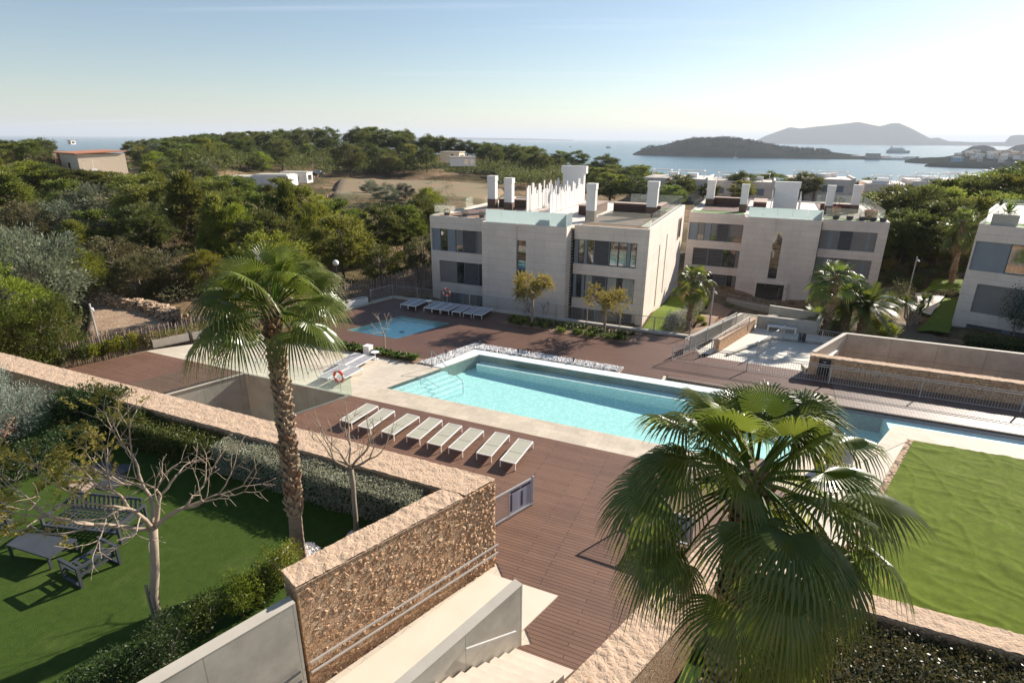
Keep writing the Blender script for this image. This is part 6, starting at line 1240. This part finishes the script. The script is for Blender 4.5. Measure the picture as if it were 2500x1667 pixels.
# ------------- bare and feathery trees
def hgt(u,v,z,c,x,y):
    X,Y=W(u,v); return ztop(X,Y,c,x,y)-z
H1=hgt(-12.02,6.33,LZ,'f',715,800)
t=bare_tree('bare_tree','pale leafless tree with wide crown of bent branches on the sunken lawn',[(.4,.75,1.),(1.7,.9,.9),(2.9,.65,1.1),(3.9,.55,1.2),(5.2,.8,1.)],H1,.09,12,4,.52,.95,'bark_pale',.4,(lambda p:(p[0]*math.cos(ROT)-p[1]*math.sin(ROT))<-.35 or p[2]<H1+.1,1,1.3,34),.0035,.76,(2,3),lean=(.5,.2))
place(t,-12.02,6.33,LZ)
b=MB(); b.tube((.13,-.05,0),(.13,-.05,1.25),.035,n=8); o=b.build('stake','bark_grey',t)
H2=hgt(-9.57,10.85,LZ,'v',822,1070)
t=bare_tree('bare_tree','slim dark leafless tree with upright whippy branches before silvery hedge',[(.3,.7,1.),(1.5,1.,1.),(2.8,.7,.9),(4.1,.8,1.),(5.3,.75,1.1)],H2,.065,31,3,.34,.72,'bark_grey',.7,None,.005,.8,(2,2)); place(t,-9.57,10.85,LZ)
t=bare_tree('bare_tree','small crooked leafless tree in plant border by paddling pool',[(.6,.9,1.),(2.6,.8,1.1),(4.4,.6,.8)],1.35,.055,44,3,.45,.5,'bark_pale',.3,None,.006,.75,(2,2)); place(t,-20.97,28.0,0)
for i,(u,v,h_,top,lb) in enumerate([(-14.72,37.56,2.0,1.05,'feathery yellow green tree in left planting bed by near building'),(-9.29,37.61,1.9,.9,'smaller feathery tree in right planting bed by near building')]):
    t=bare_tree('feathery_tree',lb,[(.2,.55,1.),(1.4,.8,1.),(2.5,.5,1.1),(3.6,.6,1.1),(4.8,.5,1.),(5.6,.9,.9)],h_,.09,51+i,3,.6,.62*top,'bark_grey',.25,(lambda p:True,4 if i==0 else 3,1.35,26),.006,.74,(2,3)); place(t,u,v,0)
for i,(u,v) in enumerate([(-15.4,39.9),(-27.4,42.5)]):
    t=bare_tree('bare_shrub',['twiggy leafless shrub climbing at the dark joint of near building','dark twiggy tree in front of near building left windows'][i],[(.6,1.3,1.),(2.6,1.2,1.1),(4.4,1.2,.9)],.5 if i==0 else 1.8,.04,64+i,4,.28,.8,'bark_pine',.8,None,.006,.78,(2,3)); place(t,u,v,-1.8)
# ------------- palms
Xh,Yh=at('v',1738,1065,8.7); Lr=8.7+1.2
rp_=fan_palm('fan_palm','large fan palm in the right foreground with dense drooping crown',Lr,.2,.19,60,1.15,.98,.42,.6,3,True,(0,0),.3,-.62,3,nseg=38,leaf='palm_frond'); rp_.location=(Xh,Yh,-1.2); rp_.rotation_euler=(0,0,1.1)
ch=hgt(-10.55,9.5,LZ,'v',632,700)+.25
lp=fan_palm('fan_palm','tall fan palm in the left foreground with scaly trunk above the lawn',ch-.12,.175,.15,36,1.15,.85,.6,.5,8,True,(.16,.08),.2,.2,0,nseg=34,leaf='palm_frond',curve=.1); place(lp,-10.55,9.5,LZ)
sp1=fan_palm('fan_palm','fan palm beside right side wall of the near building',4.1,.17,.16,30,.8,.75,.35,.45,14,False,(0,0),.05,-.7,4,'palm_far',20,group='smaller fan palms')
place(sp1,-4.2,43.4,-.6)
for (u,v,z,s,r_,lb) in [(5.2,45.4,-.3,1.,1.1,'fan palm in front of the second building, left of feather palms')]:
    o=dup(sp1,lb); place(o,u,v,z,r_); o.scale=(1.22,1.22,1.08)
X,Y,Z=ground('n',1510,920); o=dup(sp1,'thin tall fan palm on the far lawn left of right building'); o.location=(X,Y,Z); hh=ztop(X,Y,'n',1650,180)-Z; o.scale=(1.3,1.3,hh/4.1); o.rotation_euler=(0,.05,2.2)
X,Y=at('n',860,560,-1.); o=dup(sp1,'short fan palm behind right corner of the second building'); o.location=(X,Y,-4.); hh=ztop(X,Y,'n',860,270)+4; o.scale=(1.2,1.2,hh/4.1); o.rotation_euler=(0,0,.7)
X,Y,Z=ground('a',845,425); o=dup(sp1,'fan palm standing among left woods beside cream house'); o.location=(X,Y,Z); hh=ztop(X,Y,'a',845,330)-Z; o.scale=(1.6,1.6,max(.6,hh/4.1)); 
f1=feather_palm('date_palm','feather leaved palm with stout trunk, left of the two by plaza railing',2.3,.26,44,2.5,5); place(f1,6.4,46.3,-.3)
f2=feather_palm('date_palm','feather leaved palm with stout trunk, right of the two by plaza railing',2.1,.24,40,2.4,9); place(f2,7.6,46.5,-.3,.9)
f3=dup(f2,'low feather leaved palm left of the plaza palms'); place(f3,4.7,47.2,-1.6,2.); f3.scale=(.8,.8,.8)
simple('island_leaf',(.02,.032,.016),(.04,.055,.025),.9,.05)
# ================================================================ FAR SHORES
def ridge(name,label,pts,depth,zsea,rgh,mat,seed,dist,kind='structure',steep=.5):
    """pts: silhouette (l crop px, height m) at the given distance, built as a hill with real depth"""
    n=160; mb=MB(); cols=24; xs=[p[0] for p in pts]; vs=[]
    for i in range(n+1):
        xp=xs[0]+(xs[-1]-xs[0])*i/n
        for a,b_ in zip(pts,pts[1:]):
            if a[0]<=xp<=b_[0]: hgt=a[1]+(b_[1]-a[1])*(xp-a[0])/(b_[0]-a[0]); break
        r=ray(*src('l',xp,90)); az=math.atan2(r[0],r[1])
        for j in range(cols+1):
            t=j/cols; d=dist+depth*(t-.45)*(.35+.65*math.sin(PI*min(1,max(.02,i/n)))**.6); f=math.sin(PI*t)**.7 if 0<t<1 else 0
            h=hgt*f; q=Vector((math.sin(az)*d,math.cos(az)*d,0)); h*=1+rgh*noise.noise(q*(6/dist)*3+Vector((seed,0,0)))+rgh*.6*noise.noise(q*(20/dist)*3); vs.append((q.x,q.y,zsea-1+h+ (1 if f>0 else 0)))
    mb.add(vs,[(i*(cols+1)+j,(i+1)*(cols+1)+j,(i+1)*(cols+1)+j+1,i*(cols+1)+j+1) for i in range(n) for j in range(cols)])
    o=mb.build(name,mat,smooth=False); o['kind']=kind; return o
# heights measured above the sea (-40)
D1=2236.
I1=[(316,2),(345,14),(400,28),(480,38),(540,50),(600,60),(660,64),(720,62),(780,66),(840,63),(880,60),(930,54),(990,46),(1050,40),(1100,35),(1160,30),(1230,27),(1300,24),(1380,17),(1480,10),(1600,7),(1700,6),(1740,4)]
I1=[(a,b_*.88) for a,b_ in I1]
ridge('island','',I1,520,-40,.12,'island_rock',1,D1)
S=[]
for i in range(900):
    xp=random.uniform(360,1350); r=ray(*src('l',xp,90)); az=math.atan2(r[0],r[1]); d=D1+random.uniform(-210,130); t=(d-D1)/520/(.35+.65*math.sin(PI*(xp-316)/1424)**.6)+.45
    if not .12<t<.8 or noise.noise(Vector((xp*.012,d*.01,0)))<-.12: continue
    hh=float(np.interp(xp,[a for a,_ in I1],[b_ for _,b_ in I1]))*math.sin(PI*t)**.7; S.append((math.sin(az)*d,math.cos(az)*d,-41+hh,random.uniform(4,8)))
mass('island_trees',S,34,4.,'island_leaf','low wind swept trees scattered over the near island')
ridge('far_hills','',[(860,12),(940,20),(1000,120),(1120,245),(1180,225),(1290,262),(1400,300),(1470,325),(1530,285),(1580,262),(1640,300),(1680,305),(1740,240),(1800,165),(1860,90),(1900,100),(1960,55),(2100,45),(2260,50),(2268,120),(2300,135),(2420,140)],1500,-40,.04,'far_rock',2,10500)
ridge('headland','',[(1755,4),(1800,9),(1880,12),(1960,14),(2000,18),(2060,25),(2130,30),(2200,28),(2280,30),(2352,29),(2500,28)],420,-40,.1,'island_rock',3,1950)
ridge('headland','',[(1865,2),(1900,7),(2000,10),(2100,12),(2352,12),(2500,12)],160,-40,.1,'island_rock',4,1640)
ridge('headland','',[(2040,10),(2090,34),(2150,38),(2200,30),(2250,10)],400,-40,.1,'far_rock',5,3400)
ridge('headland','',[(2260,10),(2320,38),(2400,50),(2500,60)],400,-40,.1,'far_rock',6,3800)
ridge('low_coast','',[(-900,30),(-600,60),(-300,50),(0,25)],900,-40,.1,'far_rock',8,16000)
# port quay, terminal sheds
X0,Y0=None,None
def farbox(name,label,x,dist,zb,w,d,h,mat,cat,group=None,roof=None):
    r=ray(*src('l',x,90)); az=math.atan2(r[0],r[1]); t=bpy.data.objects.new(name,None); COL.objects.link(t); t.location=(math.sin(az)*dist,math.cos(az)*dist,zb); t.rotation_euler=(0,0,-az+random.uniform(-.4,.4)); tag(t,label,cat,group)
    b=MB(); b.box(-w/2,w/2,-d/2,d/2,-3,h); b.build('wall',mat,t); b=MB(); b.box(-w/2-.3,w/2+.3,-d/2-.3,d/2+.3,h,h+.6); b.build('roof',roof or 'white',t); b=MB()
    n=max(1,int(w/4)); fl=max(1,int(h/3))
    for k in range(n):
        for f in range(fl): x_=-w/2+(k+.3)*w/n; b.box(x_,x_+w/n*.45,-d/2-.1,-d/2,f*3+.9,f*3+2.3)
    b.build('windows','window_glass',t); return t
random.seed(21)
for i in range(9): farbox('port_building','low port buildings and sheds along the quay below far hills',1490+i*38+random.uniform(-8,8),2150+random.uniform(-30,60),-38,random.uniform(24,60),16,random.uniform(4,8),random.choice(['white','concrete']),'port building','low buildings on the port quay')
farbox('port_building','taller port terminal building with dark glass front on the quay',1580,2110,-38,34,20,15,'concrete','port building',roof='dark_metal')
for i in range(44):
    x=2000+random.random()*400; dd_=random.uniform(1785,1930); hb=-40+float(np.interp(x,[2000,2060,2130,2400],[18,25,30,29]))*math.sin(PI*((dd_-1950)/420+.45))**.7; farbox('town_house','pale houses of the small town clustered on the right headland',x,dd_,hb,random.uniform(8,16),9,random.uniform(4,9),random.choice(['white','render_cream','render_cream','concrete']),'town house','town houses on the right headland',random.choice(['white','terracotta','concrete']))
farbox('town_house','pale blue waterfront house standing at the tip of headland',2028,1690,-31,22,10,10,'sign_blue','town house')
def ship(name,label,x,dist,L,Hh,cat,c1='white'):
    r=ray(*src('l',x,90)); az=math.atan2(r[0],r[1]); t=bpy.data.objects.new(name,None); COL.objects.link(t); t.location=(math.sin(az)*dist,math.cos(az)*dist,-40); t.rotation_euler=(0,0,-az+.1); tag(t,label,cat)
    b=MB(); b.prism([(-L/2,-L*.07),(L*.35,-L*.07),(L/2,0),(L*.35,L*.07),(-L/2,L*.07)],-1,Hh*.4); b.build('hull','grey_panel' if c1!='white' else c1,t); b=MB(); b.box(-L*.45,L*.28,-L*.06,L*.06,Hh*.4,Hh*.62); b.box(-L*.38,L*.2,-L*.055,L*.055,Hh*.62,Hh*.8); b.build('deckhouse','white',t); b=MB(); b.tube((-L*.3,0,Hh*.8),(-L*.32,0,Hh*1.05),L*.03,n=8); b.tube((L*.12,0,Hh*.8),(L*.12,0,Hh*1.1),L*.006,n=5); b.build('funnel','grey_panel',t); b=MB(); b.box(-L*.4,L*.2,-L*.061,-L*.06,Hh*.46,Hh*.54); b.build('windows','window_glass',t)
ship('ferry','large pale blue grey ferry moored beyond the port quay',1708,3300,92,30,'ferry','g'); ship('cargo_boat','small dark work boat with raised cabin out on open sea',185,3700,28,14,'boat','g'); ship('motor_boat','tiny motor boat left of the work boat on open sea',-16,3900,14,8,'boat','g')
r=ray(*src('l',858,90)); az=math.atan2(r[0],r[1]); t=bpy.data.objects.new('sailing_boat',None); COL.objects.link(t); t.location=(math.sin(az)*1980,math.cos(az)*1980,-40); tag(t,'white sailing boat with bare mast moored below the island','boat'); b=MB(); b.prism([(-7,-1.6),(4,-1.6),(7.5,0),(4,1.6),(-7,1.6)],-.5,1.4); b.build('hull','white',t); b=MB(); b.tube((0,0,1.4),(0,0,19),.22,n=5); b.tube((0,0,3),(-6,0,3),.15,n=5); b.build('mast','white',t)
# ================================================================ SKY, SUN, HAZE, CAMERA
sun_az,sun_el=R(51.5),R(27)
w=bpy.data.worlds.new('World'); sc.world=w; w.use_nodes=True; N=w.node_tree.nodes; L=w.node_tree.links; bg=N['Background']
sk=N.new('ShaderNodeTexSky'); sk.sky_type='NISHITA'; sk.sun_disc=False; sk.sun_elevation=sun_el; sk.sun_rotation=sun_az; sk.altitude=50; sk.air_density=1.; sk.dust_density=.3; sk.ozone_density=1.5
tc=N.new('ShaderNodeTexCoord'); sp=N.new('ShaderNodeSeparateXYZ'); L.new(tc.outputs['Generated'],sp.inputs[0])
# thin high cirrus on a flat cloud plane: direction / height
dv=N.new('ShaderNodeMath'); dv.operation='ADD'; dv.inputs[1].default_value=.06; L.new(sp.outputs[2],dv.inputs[0])
dx=N.new('ShaderNodeMath'); dx.operation='DIVIDE'; L.new(sp.outputs[0],dx.inputs[0]); L.new(dv.outputs[0],dx.inputs[1]); dy=N.new('ShaderNodeMath'); dy.operation='DIVIDE'; L.new(sp.outputs[1],dy.inputs[0]); L.new(dv.outputs[0],dy.inputs[1])
cb=N.new('ShaderNodeCombineXYZ'); L.new(dx.outputs[0],cb.inputs[0]); L.new(dy.outputs[0],cb.inputs[1]); mp=N.new('ShaderNodeMapping'); mp.inputs['Rotation'].default_value=(0,0,R(-62)); mp.inputs['Scale'].default_value=(.16,1.3,1); mp.inputs['Location'].default_value=(3.1,.4,0); L.new(cb.outputs[0],mp.inputs[0])
nz_=N.new('ShaderNodeTexNoise'); nz_.inputs['Scale'].default_value=.8; nz_.inputs['Detail'].default_value=8; nz_.inputs['Roughness'].default_value=.55; nz_.inputs['Distortion'].default_value=.4; L.new(mp.outputs[0],nz_.inputs['Vector'])
rp=ramp(N,L,nz_.outputs[0],[(.62,(0,0,0)),(.78,(.45,.45,.45))]); mx=mixc(N,L,rp.outputs[0],sk.outputs[0],(9.,9.4,10.)); L.new(mx,bg.inputs[0]); bg.inputs[1].default_value=.063
sl=bpy.data.lights.new('sun','SUN'); sl.energy=5.; sl.angle=R(.53); sl.color=(1.,.91,.8); so=bpy.data.objects.new('sun',sl); COL.objects.link(so)
dvec=Vector((math.sin(sun_az)*math.cos(sun_el),math.cos(sun_az)*math.cos(sun_el),math.sin(sun_el))); so.rotation_euler=dvec.to_track_quat('Z','Y').to_euler(); so.location=(40,40,60)
hz=MB(); hz.box(-70000,70000,-2500,70000,-46,330); o=hz.build('haze',[]); o['kind']='stuff'; o['label']='thin pale sea haze between the camera and the far islands'
m=bpy.data.materials.new('haze_air'); m.use_nodes=True; N=m.node_tree.nodes; N.clear(); out=N.new('ShaderNodeOutputMaterial'); pv=N.new('ShaderNodeVolumePrincipled'); pv.inputs['Color'].default_value=(.82,.9,1,1); pv.inputs['Density'].default_value=.00008; pv.inputs['Anisotropy'].default_value=.1; m.node_tree.links.new(pv.outputs[0],out.inputs['Volume']); o.data.materials.append(m)
cam=bpy.data.cameras.new('camera'); cam.sensor_width=36; cam.lens=36*F/2500; cam.clip_end=200000; cam.clip_start=.1; co=bpy.data.objects.new('camera',cam); COL.objects.link(co); co.location=(0,0,HC)
co.rotation_euler=(Matrix.Rotation(PI/2-TH,4,'X')@Matrix.Rotation(RO,4,'Z')).to_euler(); sc.camera=co
sc.render.engine='CYCLES'; sc.view_settings.view_transform='Standard'; sc.view_settings.look='None'; sc.view_settings.gamma=1; sc.view_settings.exposure=.95
sc.cycles.transparent_max_bounces=24; sc.cycles.max_bounces=8
